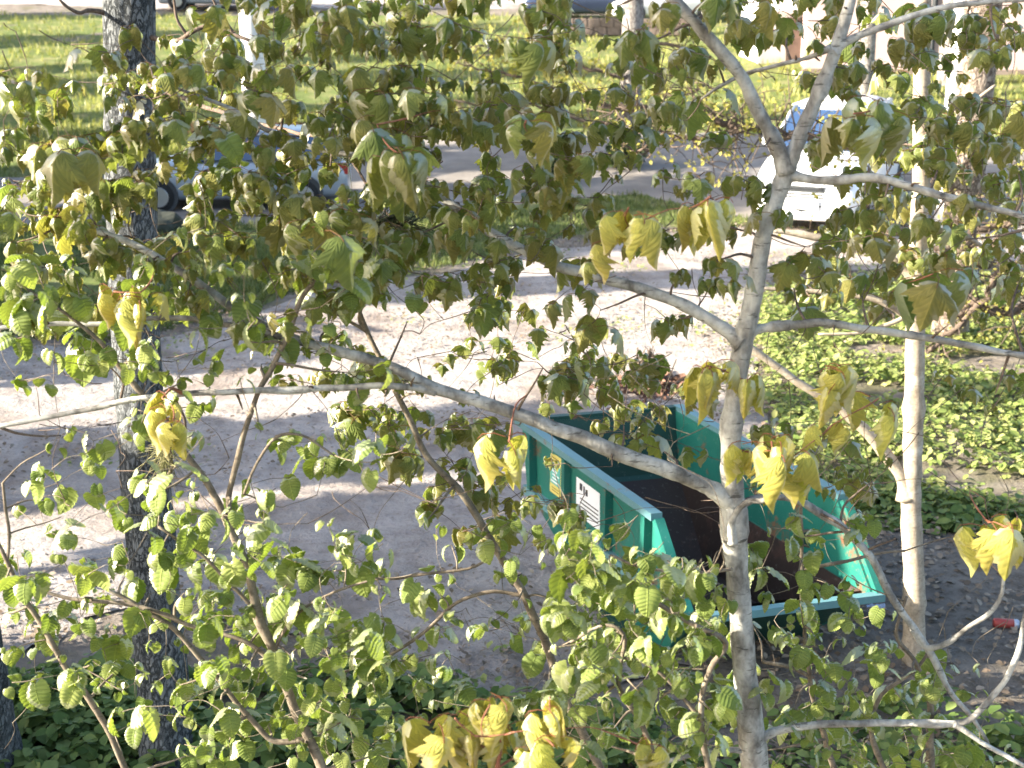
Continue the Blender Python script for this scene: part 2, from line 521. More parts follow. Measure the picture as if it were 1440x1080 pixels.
def ground_poly(pxs, seg=14, wob=.18):
    """photograph outline -> world outline, smoothed and roughened"""
    P = [gnd(*q) for q in pxs]
    pts = [(Vector((p.x, p.y, 0)), 0) for p in P] 
    pts = [pts[-1]] + pts + [pts[0], pts[1]]
    op, _ = spline(pts, seg)
    op = op[seg:-seg - 1]
    res = []
    for p in op:
        k = wob * (noise.noise(p * 1.1) + .5 * noise.noise(p * 3.1 + Vector((3, 1, 0))))
        res.append((p.x + k, p.y + k * .9))
    return res

def sheet(name, P, step, off, material, kind='structure', rough=0.0):
    xs = [p[0] for p in P]; ys = [p[1] for p in P]
    x0, x1, y0, y1 = min(xs), max(xs), min(ys), max(ys)
    nx = int((x1 - x0) / step) + 2; ny = int((y1 - y0) / step) + 2
    inside = {}
    for i in range(nx):
        for j in range(ny):
            inside[i, j] = inpoly(x0 + i * step, y0 + j * step, P)
    vid = {}; vs = []; fs = []
    def vert(i, j):
        if (i, j) in vid: return vid[i, j]
        x, y = x0 + i * step, y0 + j * step
        z = hgt(x, y) + off + rough * noise.noise(Vector((x * 2.3, y * 2.3, 4)))
        if not inside[i, j]:
            d, x, y = nearest(x, y, P)
            z = hgt(x, y) + off * .3
        vid[i, j] = len(vs); vs.append((x, y, z))
        return vid[i, j]
    for i in range(nx - 1):
        for j in range(ny - 1):
            k = [(i, j), (i + 1, j), (i + 1, j + 1), (i, j + 1)]
            if sum(inside[q] for q in k) >= 2: fs.append(tuple(vert(*q) for q in k))
    me = bpy.data.meshes.new(name)
    me.from_pydata(vs, [], fs)
    me.materials.append(material)
    me.polygons.foreach_set("use_smooth", [True] * len(me.polygons))
    o = link(name, me)
    if kind: o['kind'] = kind
    return o

# base ground: fine grid in the wedge in view, coarse further out
def axis(a):
    r = [a[0]]
    for lo, hi, st in a[1]:
        while r[-1] < hi - 1e-6: r.append(r[-1] + st)
    return r
gx = axis((-2500, [(0, -500, 400), (0, -60, 55), (0, -12, 4), (0, 14, .35), (0, 60, 4), (0, 500, 55), (0, 2500, 400)]))
gy = axis((-2500, [(0, -500, 400), (0, -60, 55), (0, 0, 6), (0, 32, .35), (0, 70, 1.2), (0, 130, 10), (0, 500, 60), (0, 4000, 500)]))
vs = [(x, y, hgt(x, y)) for y in gy for x in gx]
nx = len(gx)
fs = [(j * nx + i, j * nx + i + 1, (j + 1) * nx + i + 1, (j + 1) * nx + i) for j in range(len(gy) - 1) for i in range(nx - 1)]
me = bpy.data.meshes.new("ground"); me.from_pydata(vs, [], fs); me.materials.append(M['soil'])
me.polygons.foreach_set("use_smooth", [True] * len(me.polygons))
tag(link("ground", me), kind='structure')

LAWN = ground_poly([(-900, 420), (-300, 425), (0, 470), (160, 478), (330, 440), (480, 400), (640, 372), (760, 340), (900, 318), (1050, 318), (1150, 300), (1250, 250), (1500, 200), (1800, 150), (1800, 30), (1440, 22), (1100, 22), (720, 22), (300, 22), (-200, 22), (-700, 22)], 8, .2)
sheet("lawn", LAWN, .5, .014, M['lawn'])
ROAD = ground_poly([(-700, 480), (-300, 478), (0, 484), (160, 486), (320, 452), (470, 408), (620, 385), (700, 362), (820, 345), (940, 325), (1060, 322), (1180, 328), (1300, 318), (1440, 315), (1800, 300), (1800, 372), (1440, 372), (1280, 374), (1130, 385), (1070, 420), (1062, 500), (1075, 600), (1120, 740), (1100, 900), (960, 940), (780, 975), (600, 965), (420, 900), (170, 850), (80, 905), (-100, 960), (-420, 1000), (-700, 900)], 10, .2)
sheet("sandy_road", ROAD, .22, .026, M['sand'], rough=.02)
DIRT = ground_poly([(1085, 730), (1200, 722), (1330, 738), (1440, 748), (1700, 760), (1800, 900), (1800, 1090), (1440, 1120), (1100, 1120), (960, 1080), (900, 980), (1000, 930), (1100, 860)], 8, .15)
sheet("bare_soil", DIRT, .25, .036, M['fsoil'], rough=.05)
PARK = ground_poly([(440, 300), (520, 205), (700, 195), (900, 188), (1100, 190), (1300, 205), (1440, 215), (1800, 205), (1800, 270), (1440, 290), (1290, 318), (1100, 320), (1010, 300), (900, 275), (760, 285), (600, 300), (520, 312)], 8, .25)
sheet("grey_path", PARK, .3, .03, M['gpath'])
PARK2 = ground_poly([(-500, 300), (-200, 262), (60, 250), (300, 248), (440, 246), (500, 262), (470, 300), (360, 318), (150, 312), (-60, 330), (-300, 345)], 8, .25)
sheet("parking_track", PARK2, .3, .044, M['gpath'])
FAR = ground_poly([(-700, 1), (-300, 2), (0, 6), (180, 12), (300, 14), (500, 12), (760, 14), (900, 16), (1100, 16), (1500, 16), (1800, 14), (1800, -3), (1100, -4), (600, -4), (100, -4), (-400, -4), (-700, -4)], 6, .2)
sheet("far_road", FAR, 1.0, .05, M['sand'])

# ------------------------------------------------------------------ numpy scatter for the uncountable plants
def scatter(name, protos, xf, material, parent=None, label=None, cat=None, group=None):
    """protos: list of (verts Nx3, faces, tips); xf: list of (proto index, 3x3, origin)"""
    V, Fc, A, LU = [], [], [], []
    n = 0
    pv = [(np.array(p[0], float), p[1], p[2]) for p in protos]
    lu_ = [p[3] for p in protos] if len(protos[0]) > 3 else None
    for k, m3, o in xf:
        v, f, a = pv[k]
        V.append(v @ np.asarray(m3).T + np.asarray(o))
        Fc.extend([tuple(i + n for i in q) for q in f])
        A.extend(a)
        if lu_: LU.extend(lu_[k])
        n += len(v)
    me = bpy.data.meshes.new(name)
    me.from_pydata(np.concatenate(V).tolist(), [], Fc)
    me.materials.append(material)
    me.attributes.new("tip", 'FLOAT', 'POINT').data.foreach_set("value", A)
    if LU: me.attributes.new("leaf_uv", 'FLOAT_VECTOR', 'POINT').data.foreach_set("vector", [c for q in LU for c in q])
    me.polygons.foreach_set("use_smooth", [True] * len(me.polygons))
    o = link(name, me, parent)
    o['kind'] = 'stuff'
    return tag(o, label, cat, group)

def rot3(rx, ry, rz, s):
    from mathutils import Euler
    return np.array(Euler((rx, ry, rz)).to_matrix()) * s

SMALL = [([(0, -.05, 0), (.35, -.34, .06), (.75, -.26, .02), (1, 0, -.12), (.75, .26, .02), (.35, .34, .06), (0, .05, 0), (.5, 0, -.04)], [(0, 1, 7), (1, 2, 7), (2, 3, 7), (3, 4, 7), (4, 5, 7), (5, 6, 7), (6, 0, 7)], [0, .2, .5, 1, .5, .2, 0, .4])]
BLADE = [([(-.05, 0, 0), (.05, 0, 0), (.07, .08, .6), (-.01, .25, 1), (-.03, .08, .6)], [(0, 1, 2, 4), (4, 2, 3)], [0, 0, .5, 1, .5]),
         ([(-.05, 0, 0), (.05, 0, 0), (.03, .2, .55), (-.02, .55, .8), (-.06, .2, .55)], [(0, 1, 2, 4), (4, 2, 3)], [0, 0, .5, 1, .5])]

def plants_on(name, P, count, size, hmax, material, label, cat, lr, dens=None, seed=1):
    r = random.Random(seed)
    xs = [p[0] for p in P]; ys = [p[1] for p in P]
    xf = []
    tries = 0
    while len(xf) < count and tries < count * 14:
        tries += 1
        x, y = r.uniform(min(xs), max(xs)), r.uniform(min(ys), max(ys))
        if not inpoly(x, y, P): continue
        if dens and noise.noise(Vector((x * dens[0], y * dens[0], seed))) < dens[1]: continue
        h = hmax * r.random() * (.55 + .6 * noise.noise(Vector((x * .9, y * .9, 2))))
        az = r.uniform(0, 6.28)
        z0 = hgt(x, y) + .03 + max(0, h)
        for k in range(lr):
            xf.append((0, rot3(r.uniform(-.5, .5), r.uniform(-.1, .75), az + k * 2.1 + r.uniform(-.4, .4), size * r.choice([.5, .7, .9, 1.1, 1.5]) * (.8 + .5 * abs(noise.noise(Vector((x, y, 8)))))), (x, y, z0 + r.uniform(-.02, .03))))
    return scatter(name, SMALL, xf, material, None, label, cat)

COVER = ground_poly([(1075, 425), (1140, 400), (1280, 392), (1440, 392), (1700, 392), (1760, 560), (1700, 745), (1440, 738), (1330, 728), (1200, 712), (1130, 700), (1085, 600), (1070, 500)], 8, .2)
plants_on("ground_cover", COVER, 36000, .075, .22, M['cover'], "sunlit leafy ground cover to the right of the green skip", "ground cover", 3, (.8, -.28), 3)
HERB = ground_poly([(-60, 985), (60, 965), (200, 950), (330, 965), (480, 942), (600, 958), (760, 1010), (900, 1030), (1000, 1120), (800, 1250), (300, 1250), (-200, 1200)], 8, .1)
plants_on("ground_elder", HERB, 9000, .10, .3, M['herb'], "dark green ground elder carpet along the bottom of the photo", "ground plants", 3, (1.1, -.35), 5)
HERB2 = ground_poly([(1050, 1040), (1200, 1000), (1440, 1030), (1600, 1100), (1440, 1250), (1000, 1250)], 8, .1)
plants_on("low_herbs", HERB2, 2200, .09, .25, M['herb'], "low green herbs below the bottom right branches", "ground plants", 3, (1.1, -.2), 6)
HERB3 = ground_poly([(1210, 700), (1330, 715), (1440, 725), (1600, 740), (1600, 770), (1440, 765), (1330, 758), (1230, 750)], 8, .1)
plants_on("edge_herbs", HERB3, 1800, .09, .22, M['herb'], "darker weeds at the edge between ground cover and bare soil", "ground plants", 3, None, 7)

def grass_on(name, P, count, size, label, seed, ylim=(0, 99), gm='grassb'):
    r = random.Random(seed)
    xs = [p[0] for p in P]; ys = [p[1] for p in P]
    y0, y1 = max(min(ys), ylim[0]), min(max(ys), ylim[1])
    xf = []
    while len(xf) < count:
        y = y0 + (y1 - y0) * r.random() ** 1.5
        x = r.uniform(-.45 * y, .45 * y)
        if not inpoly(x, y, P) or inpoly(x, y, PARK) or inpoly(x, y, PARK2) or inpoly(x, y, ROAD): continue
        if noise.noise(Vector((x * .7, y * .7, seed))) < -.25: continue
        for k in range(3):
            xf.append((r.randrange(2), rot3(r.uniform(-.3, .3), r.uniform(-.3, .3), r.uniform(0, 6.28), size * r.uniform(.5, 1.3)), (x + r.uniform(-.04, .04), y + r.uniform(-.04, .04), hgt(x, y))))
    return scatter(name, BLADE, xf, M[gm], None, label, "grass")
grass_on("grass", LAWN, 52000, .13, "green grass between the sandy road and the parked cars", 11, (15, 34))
grass_on("lawn_grass", LAWN, 38000, .2, "sunlit grass on the sloping lawn at the top", 12, (31, 58), 'sunlit_lawnb')

# dead leaves and pebbles on the bare soil and the road
def litter(name, P, count, size, material, label, cat, seed, dens=None):
    r = random.Random(seed)
    xs = [p[0] for p in P]; ys = [p[1] for p in P]
    xf = []
    while len(xf) < count:
        x, y = r.uniform(max(-8, min(xs)), min(8, max(xs))), r.uniform(min(ys), max(ys))
        if not inpoly(x, y, P): continue
        if dens and noise.noise(Vector((x * dens[0], y * dens[0], seed))) < dens[1]: continue
        xf.append((0, rot3(r.uniform(-.5, .5), r.uniform(-.5, .5), r.uniform(0, 6.28), size * r.uniform(.4, 1.3)), (x, y, hgt(x, y) + .055)))
    return scatter(name, SMALL, xf, material, None, label, cat)
litter("leaf_litter", DIRT, 3000, .055, M['dry'], "grey dead leaves strewn over the bare soil at right", "dead leaves", 21)
litter("road_litter", ROAD, 5200, .045, M['dry'], "small dead leaves and bits scattered on the sandy road", "dead leaves", 22, (.5, .02))
litter("road_weeds", ROAD, 1500, .05, M['cover'], "tiny weeds sprouting in the sandy road", "weeds", 23, (.6, .3))
def verge(name, polys, per_m, size, material, label, cat, seed, width=.3, ylim=26):
    r = random.Random(seed)
    xf = []
    for P in polys:
        for i in range(len(P)):
            a, b = P[i], P[(i + 1) % len(P)]
            L_ = math.hypot(b[0] - a[0], b[1] - a[1])
            for k in range(int(L_ * per_m + r.random())):
                t = r.random()
                x = a[0] + (b[0] - a[0]) * t + r.gauss(0, width); y = a[1] + (b[1] - a[1]) * t + r.gauss(0, width)
                if not (5 < y < ylim) or abs(x) > .45 * y or noise.noise(Vector((x * .8, y * .8, seed))) < -.15: continue
                for q in range(2):
                    xf.append((0, rot3(r.uniform(-.5, .5), r.uniform(-.3, .6), r.uniform(0, 6.28), size * r.uniform(.4, 1.3)), (x + r.gauss(0, .03), y + r.gauss(0, .03), hgt(x, y) + .05 + r.random() * .05)))
    return scatter(name, SMALL, xf, material, None, label, cat)
verge("verge_weeds", [ROAD, COVER, DIRT], 34, .06, M['cover'], "scattered weeds along the ragged edges of the sandy road", "weeds", 31)
verge("verge_litter", [ROAD, DIRT], 95, .05, M['dry'], "dead leaves gathered along the edges of the sandy road", "dead leaves", 32, .35)
LBAND = ground_poly([(150, 192), (250, 180), (480, 176), (620, 180), (620, 190), (480, 188), (250, 192)], 6, .1)
litter("orange_leaf_band", LBAND, 2500, .12, simple('orange_dead_leaf', (.34, .16, .08), .9, 0, .3), "band of orange dead leaves below the sunlit lawn", "dead leaves", 24)

# ------------------------------------------------------------------ green skip
Z_TOP = 1.05
FL = at(933, 724, 1)
r_ = ray(926, 729); FL = _C + r_ * ((Z_TOP - CAM_H) / r_.z)
AZ = R(-66.5)
skip = empty("waste_skip", (FL.x, FL.y, 0), AZ, "open green steel waste skip with yellow and white notices standing on the sandy road", "skip")
W_ = 1.25
# local x runs from back (negative) to the front lip, local y from the left wall (0) to the right wall (W_)
prof = [(-2.12, Z_TOP), (0, Z_TOP), (.44, .54), (-.12, .04), (-1.38, .04), (-2.04, .56)]
def side(y, yin, outw, nm, mats):
    mb = MB()
    t = .035 * outw
    low = [yin if z < .1 else y for _, z in prof]
    a = [Vector((x, l, z)) for (x, z), l in zip(prof, low)]
    b = [Vector((x, l - t, z)) for (x, z), l in zip(prof, low)]
    n = 6
    # upper plate and tapered lower plate, with thickness
    for q in ([0, 1, 2, 5], [5, 2, 3, 4]):
        o = [a[i] for i in q]; i_ = [b[i] for i in q]
        mb.add(o + i_, [(0, 1, 2, 3), (7, 6, 5, 4)] + [(k, 4 + k, 4 + (k + 1) % 4, (k + 1) % 4) for k in range(4)])
    return mb
side(0, .13, -1, "side_wall", None).build("side_wall", M['skip'], skip)
side(W_, W_ - .13, 1, "side_wall", None).build("side_wall", M['skip'], skip)
def cross_plate(nm, p0, p1, in0, in1, material, th=.03):
    """plate between the two walls from profile point p0 to p1"""
    mb = MB()
    d = (Vector((p1[0], 0, p1[1])) - Vector((p0[0], 0, p0[1]))).normalized()
    nrm = Vector((-d.z, 0, d.x)) * th
    q = [Vector((p0[0], in0, p0[1])), Vector((p0[0], W_ - in0, p0[1])), Vector((p1[0], W_ - in1, p1[1])), Vector((p1[0], in1, p1[1]))]
    q2 = [v + nrm for v in q]
    mb.add(q + q2, [(3, 2, 1, 0), (4, 5, 6, 7)] + [(k, (k + 1) % 4, 4 + (k + 1) % 4, 4 + k) for k in range(4)])
    return mb.build(nm, material, skip)
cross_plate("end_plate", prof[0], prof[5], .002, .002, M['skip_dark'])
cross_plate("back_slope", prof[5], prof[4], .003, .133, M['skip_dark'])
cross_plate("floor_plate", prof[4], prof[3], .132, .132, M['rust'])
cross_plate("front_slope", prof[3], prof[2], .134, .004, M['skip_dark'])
# inner lining that shows rust
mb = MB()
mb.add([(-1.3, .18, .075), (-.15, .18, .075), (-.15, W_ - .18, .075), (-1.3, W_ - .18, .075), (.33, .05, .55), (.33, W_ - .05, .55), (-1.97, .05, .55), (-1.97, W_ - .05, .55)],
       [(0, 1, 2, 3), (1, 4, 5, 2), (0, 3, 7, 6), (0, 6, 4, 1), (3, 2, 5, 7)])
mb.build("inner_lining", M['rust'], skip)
# rims
def bar(nm, a, b, sec, material, parent=skip):
    mb = MB()
    a = Vector(a); b = Vector(b)
    d = b - a
    Mx = Matrix.Translation((a + b) / 2) @ d.to_track_quat('X', 'Z').to_matrix().to_4x4()
    mb.box((0, 0, 0), (d.length, sec[0], sec[1]), Mx)
    return mb.build(nm, material, parent)
for y, s in ((-.012, -1), (W_ + .012, 1)):
    bar("top_rim", (-2.14, y, Z_TOP + .012), (.0, y, Z_TOP + .012), (.075, .05), M['skip_rim'])
    bar("front_rim", (0.02, y, Z_TOP + .0), (.44, y, .565), (.06, .045), M['skip'])
    bar("mid_rail", (-1.99, y + s * .012, .56), (.41, y + s * .012, .545), (.05, .075), M['skip_rim'])
    for x in (-1.88, -1.28, -.64, -.1):
        bar("stiffener", (x, y + s * .014, .6), (x, y + s * .014, Z_TOP - .018), (.055, .05), M['skip'])
    for x in (-1.5, -.5):
        mb = MB(); mb.tube([(x, y, .86), (x, y + s * .10, .86)], [.03, .03], 10); mb.tube([(x, y + s * .10, .86), (x, y + s * .125, .86)], [.045, .045], 10)
        if s > 0: mb.build("lifting_pin", M['skip_dark'], skip)
bar("end_rim", (-2.13, -.045, Z_TOP + .008), (-2.13, W_ + .045, Z_TOP + .008), (.06, .045), M['skip_dark'])
bar("front_lip", (.455, -.02, .555), (.455, W_ + .02, .555), (.06, .05), M['skip_rim'])
for y in (.1, W_ - .1):
    bar("skid", (-1.3, y, .02), (-.14, y, .02), (.08, .04), M['skip_dark'])
for y in (.45, .62):
    bar("hook", (-.28, W_ - .05, y + .12), (-.28, W_ - .05, y), (.03, .025), M['skip_dark'])
# notices on the left wall (outer face at y = 0)
def notice(nm, x0, x1, z0, z1, material, y=-.0035):
    mb = MB()
    mb.add([(x0, y, z0), (x1, y, z0), (x1, y, z1), (x0, y, z1), (x0, 0.0, z0), (x1, 0.0, z0), (x1, 0.0, z1), (x0, 0.0, z1)], [(0, 1, 2, 3), (0, 4, 5, 1), (1, 5, 6, 2), (2, 6, 7, 3), (3, 7, 4, 0)])
    return mb.build(nm, material, skip)
n1 = notice("yellow_notice", -1.60, -1.42, .68, .985, M['yellow_label'])
mb = MB()
mb.box((-1.51, -.005, .83), (.165, .002, .155))
mb.build("printed_panel", M['label_teal'], n1)
M['brown_print'] = simple('brown_print', (.25, .2, .05))
for k in range(5):
    mb = MB(); mb.box((-1.51 + .012 * ((k * 7) % 3 - 1), -.0075, .775 + k * .027), (.11 - .02 * (k % 2), .002, .011)); mb.build("print_line", M['label_white'], n1)
for z in (.955, .935, .725, .705):
    mb = MB(); mb.box((-1.51, -.0045, z), (.12, .002, .009)); mb.build("print_line", M['brown_print'], n1)
n2 = notice("white_notice", -1.17, -.80, .66, .935, M['label_white'])
for c_, d_ in [((-1.09, -.005, .885), (.035, .002, .05)), ((-1.04, -.005, .875), (.018, .002, .06)), ((-1.0, -.005, .87), (.03, .002, .045))] + [((-.96, -.005, .80 - k * .03), (.28, .002, .008)) for k in range(4)]:
    mb = MB(); mb.box(c_, d_); mb.build("print_mark", M['ink'], n2)

# the skip has been knocked slightly out of square
for c_ in skip.children:
    for v_ in c_.data.vertices:
        v_.co.x += v_.co.y * .15
        # dents
        v_.co.y += .012 * noise.noise(Vector((v_.co.x * 1.7, v_.co.z * 2.0, 3.0)))
# ------------------------------------------------------------------ cars
def loft(stations, M4=None):
    """stations: list of rings (same length) -> closed skin"""
    mb = MB()
    n = len(stations[0])
    vs = [v for s in stations for v in s]
    fs = []
    for i in range(len(stations) - 1):
        for k in range(n):
            k2 = (k + 1) % n
            fs.append((i * n + k, i * n + k2, (i + 1) * n + k2, (i + 1) * n + k))
    fs.append(tuple(range(n - 1, -1, -1))); fs.append(tuple((len(stations) - 1) * n + k for k in range(n)))
    mb.add(vs, fs)
    return mb

def subd(o, lv=2):
    m = o.modifiers.new("subdivision", 'SUBSURF')
    m.levels = lv; m.render_levels = lv
    return o

def make_car(loc, rz, paint, label, group, estate=False):
    car = empty("parked_car", loc, rz, label, "car", group)
    def ring(y, w, zt, zb=.22, crown=.03):
        h = [(0, zt + crown), (w * .55, zt + crown * .7), (w * .86, zt - .02), (w * .97, zt - .12), (w, (zt + zb) / 2 + .05), (w * .97, zb + .12), (w * .86, zb), (0, zb)]
        full = h + [(-x, z) for x, z in h[-2:0:-1]]
        return [Vector((x, y, z)) for x, z in full]
    st = [(-2.12, .60, .56, .26), (-2.08, .74, .62, .22), (-1.9, .82, .74, .2), (-1.45, .86, .86, .2), (-1.0, .88, .93, .2), (-.4, .88, .95, .2), (.6, .88, .97, .2), (1.5, .87, .98, .22), (1.95, .82, .95, .24), (2.1, .76, .86, .28), (2.13, .6, .7, .34)]
    subd(loft([ring(*s) for s in st]).build("body", paint, car, True), 2)
    # greenhouse: glass block with a painted roof and pillars
    rear = 2.0 if estate else 1.55
    b = [(-1.02, .76, .93), (rear, .74, .96)]
    t = [(-.32, .60, 1.40), (rear - .28, .58, 1.42)]
    mb = MB()
    mb.add([(-.76, -1.02, .93), (.76, -1.02, .93), (.60, -.32, 1.40), (-.60, -.32, 1.40)], [(0, 1, 2, 3)])
    mb.build("windscreen", M['glass'], car)
    for s in (-1, 1):
        for y0, y1, u0, u1 in ((-.92, .12, -.28, .12), (.17, .95, .17, .9), (1.0, rear - .06, .95, rear - .32)):
            mb = MB()
            mb.add([(s * .79, y0, .955), (s * .79, y1, .965), (s * .62, u1, 1.385), (s * .62, u0, 1.375)], [(0, 1, 2, 3)])
            mb.build("side_window", M['glass'], car)
    mb = MB()
    mb.add([(-.74, rear, .97), (.74, rear, .97), (.58, rear - .26, 1.40), (-.58, rear - .26, 1.40)], [(0, 1, 2, 3)])
    mb.build("rear_window", M['glass'], car)
    rr = []
    for y, w_, z in ((-.36, .55, 1.385), (-.28, .60, 1.41), (.3, .63, 1.45), (1.0, .62, 1.45), (rear - .35, .58, 1.43), (rear - .22, .54, 1.40)):
        rr.append([Vector((x, y, zz)) for x, zz in ((w_, z - .02), (w_ * .7, z + .015), (0, z + .03), (-w_ * .7, z + .015), (-w_, z - .02), (0, z - .045))])
    loft(rr).build("roof", paint, car, True)
    mb = MB()
    for s in (-1, 1):
        mb.tube([(s * .79, -1.0, .92), (s * .615, -.32, 1.395)], [.045, .035], 6)
        mb.tube([(s * .80, .145, .95), (s * .63, .145, 1.40)], [.04, .03], 6)
        mb.tube([(s * .80, .975, .96), (s * .63, .925, 1.40)], [.04, .03], 6)
        mb.tube([(s * .78, rear, .95), (s * .58, rear - .27, 1.40)], [.06, .05], 6)
        mb.tube([(s * .63, -.32, 1.395), (s * .63, rear - .27, 1.40)], [.03, .03], 6)
    mb.build("pillars", paint, car, True)
    # wheels
    for sx in (-1, 1):
        for y in (-1.32, 1.3):
            mb = MB()
            mb.tube([(sx * .70, y, .31), (sx * .73, y, .31), (sx * .86, y, .31), (sx * .895, y, .31)], [.26, .31, .31, .27], 20)
            wh = mb.build("tyre", M['tyre'], car, True)
            mb = MB()
            mb.tube([(sx * .88, y, .31), (sx * .902, y, .31)], [.2, .18], 16)
            for k in range(5):
                a_ = k * 1.2566
                mb.box((sx * .905, y + math.cos(a_) * .09, .31 + math.sin(a_) * .09), (.012, .04, .04))
            mb.build("rim", M['alloy'], wh)
            mb = MB()
            mb.tube([(sx * .60, y, .33), (sx * .878, y, .33)], [.36, .36], 20)
            mb.build("wheel_arch", M['plastic'], car)
    # front
    for s in (-1, 1):
        mb = MB(); mb.box((s * .57, -2.0, .64), (.36, .2, .15), None, (.85, .7)); subd(mb.build("headlight", M['lamp'], car, True), 2)
        mb = MB(); mb.box((s * .64, 2.02, .78), (.22, .2, .2)); mb.build("tail_light", M['redlamp'], car)
        mb = MB(); mb.box((s * .93, -.78, 1.0), (.2, .1, .14), None, (.8, .8)); subd(mb.build("wing_mirror", paint, car, True), 1)
    mb = MB()
    for k in range(4): mb.box((0, -2.105, .5 + k * .035), (.62 - .02 * k, .05, .016))
    mb.box((0, -2.09, .55), (.66, .04, .15))
    mb.build("grille", M['plastic'], car)
    mb = MB(); mb.box((0, -2.05, .40), (1.6, .2, .34), None, (.98, .9)); subd(mb.build("bumper", M['plastic'], car, True), 1)
    mb = MB(); mb.box((0, -2.145, .42), (.5, .012, .11)); mb.build("number_plate", M['label_white'], car)
    for s in (-1, 1):
        mb = MB(); mb.tube([(s * .1, -1.03, .955), (s * .55, -.93, 1.01)], [.008, .008], 5)
        mb.build("wiper", M['ink'], car)
    return car

g = gnd(1194, 327); wc = make_car((g.x, g.y + 1.5, hgt(g.x, g.y)), R(-24), M['white_paint'], "white car parked nose towards the camera behind the right maple branches", "parked cars")
wc.scale = (1.1, 1.12, 1.42)
g = gnd(322, 300); make_car((g.x, g.y + .9, hgt(g.x, g.y)), R(-86), M['blue_paint'], "grey blue estate car side on, glimpsed through leaves right of the big trunk", "parked cars", True)
g = gnd(935, 30); make_car((g.x, g.y, hgt(g.x, g.y)), R(-80), M['white_paint'], "white car behind the low wall at the very top", "parked cars")
g = gnd(818, 28); make_car((g.x, g.y, hgt(g.x, g.y)), R(-95), M['navy_paint'], "dark blue car behind the low wall at the very top", "parked cars")
g = gnd(305, 13); make_car((g.x, g.y, hgt(g.x, g.y)), R(-90), M['blue_paint'], "distant grey blue car at the top edge beside the white birch trunk", "parked cars", True)

# low wall of stones in front of the far cars
wl = gnd(760, 50); wr = gnd(965, 52)
wall = empty("stone_wall", ((wl.x + wr.x) / 2, (wl.y + wr.y) / 2, hgt(0, wl.y)), 0, "low grey brown stone wall in front of the far parked cars", "wall")
nst = 11
wlen = wr.x - wl.x
proto = None
for row in range(2):
    for k in range(nst):
        if proto is None:
            mb = MB(); mb.box((0, 0, 0), (wlen / nst - .03, .3, .26), None, (.95, .9))
            proto = mb.mesh("stone", M['wallstone'])
        o = link("stone", proto, wall)
        o.location = (-wlen / 2 + (k + .5 + .5 * (row % 2)) * wlen / nst, rnd.uniform(-.02, .02), .14 + row * .275)
        o.rotation_euler = (0, rnd.uniform(-.02, .02), rnd.uniform(-.04, .04))
mb = MB(); mb.box((0, 0, .25), (wlen, .2, .5)); mb.build("mortar", M['wallstone'], wall)

# pale pink house at the top right
hg = gnd(1190, 118)
house = empty("house", (hg.x + 2.6, hg.y + 4, hgt(hg.x, hg.y)), R(-6), "pale pink rendered house at the top right behind the maple", "house")
mb = MB(); mb.box((.6, 0, 1.5), (7.5, 5, 3.0)); mb.build("wall", M['pinkwall'], house)
mb = MB(); mb.box((.6, 0, .12), (7.56, 5.06, .3)); mb.build("plinth", M['wallstone'], house)
mb = MB()
mb.add([(-3.5, -2.9, 2.9), (4.7, -2.9, 2.9), (4.7, 0, 4.6), (-3.5, 0, 4.6), (4.7, 2.9, 2.9), (-3.5, 2.9, 2.9), (-3.5, -2.9, 2.78), (4.7, -2.9, 2.78), (4.7, 2.9, 2.78), (-3.5, 2.9, 2.78)],
       [(0, 1, 2, 3), (3, 2, 4, 5), (0, 6, 7, 1), (1, 7, 8, 4, 2), (4, 8, 9, 5), (5, 9, 6, 0, 3), (6, 9, 8, 7)])
mb.build("roof", M['roofred'], house)
mb = MB(); mb.tube([(.35, -2.56, .05), (.35, -2.56, 2.75)], [.09, .09], 8); mb.build("drainpipe", M['plastic'], house)
for x in ():
    mb = MB(); mb.box((x, -2.5, 1.6), (1.2, .14, 1.2)); wf = mb.build("window", M['whitewall'], house)
    mb = MB(); mb.box((x - .27, -2.58, 1.6), (.46, .03, 1.0)); mb.build("pane", M['glass'], wf)
    mb = MB(); mb.box((x + .27, -2.58, 1.6), (.46, .03, 1.0)); mb.build("pane", M['glass'], wf)
# white garden shed left of it
sg = gnd(1098, 92)
shed = empty("shed", (sg.x, sg.y + 1, hgt(sg.x, sg.y)), R(12), "small white shed with slanting roof left of the pink house", "shed")
mb = MB(); mb.box((0, 0, .8), (1.7, 1.6, 1.6)); mb.build("wall", M['whitewall'], shed)
mb = MB(); mb.box((0, 0, 0), (2.0, 2.0, .08), Matrix.Translation((0, 0, 1.72)) @ Matrix.Rotation(R(12), 4, 'X')); mb.build("roof", M['whitewall'], shed)
mb = MB(); mb.box((.3, -.82, .7), (.6, .05, 1.3)); mb.build("door", M['wallstone'], shed)

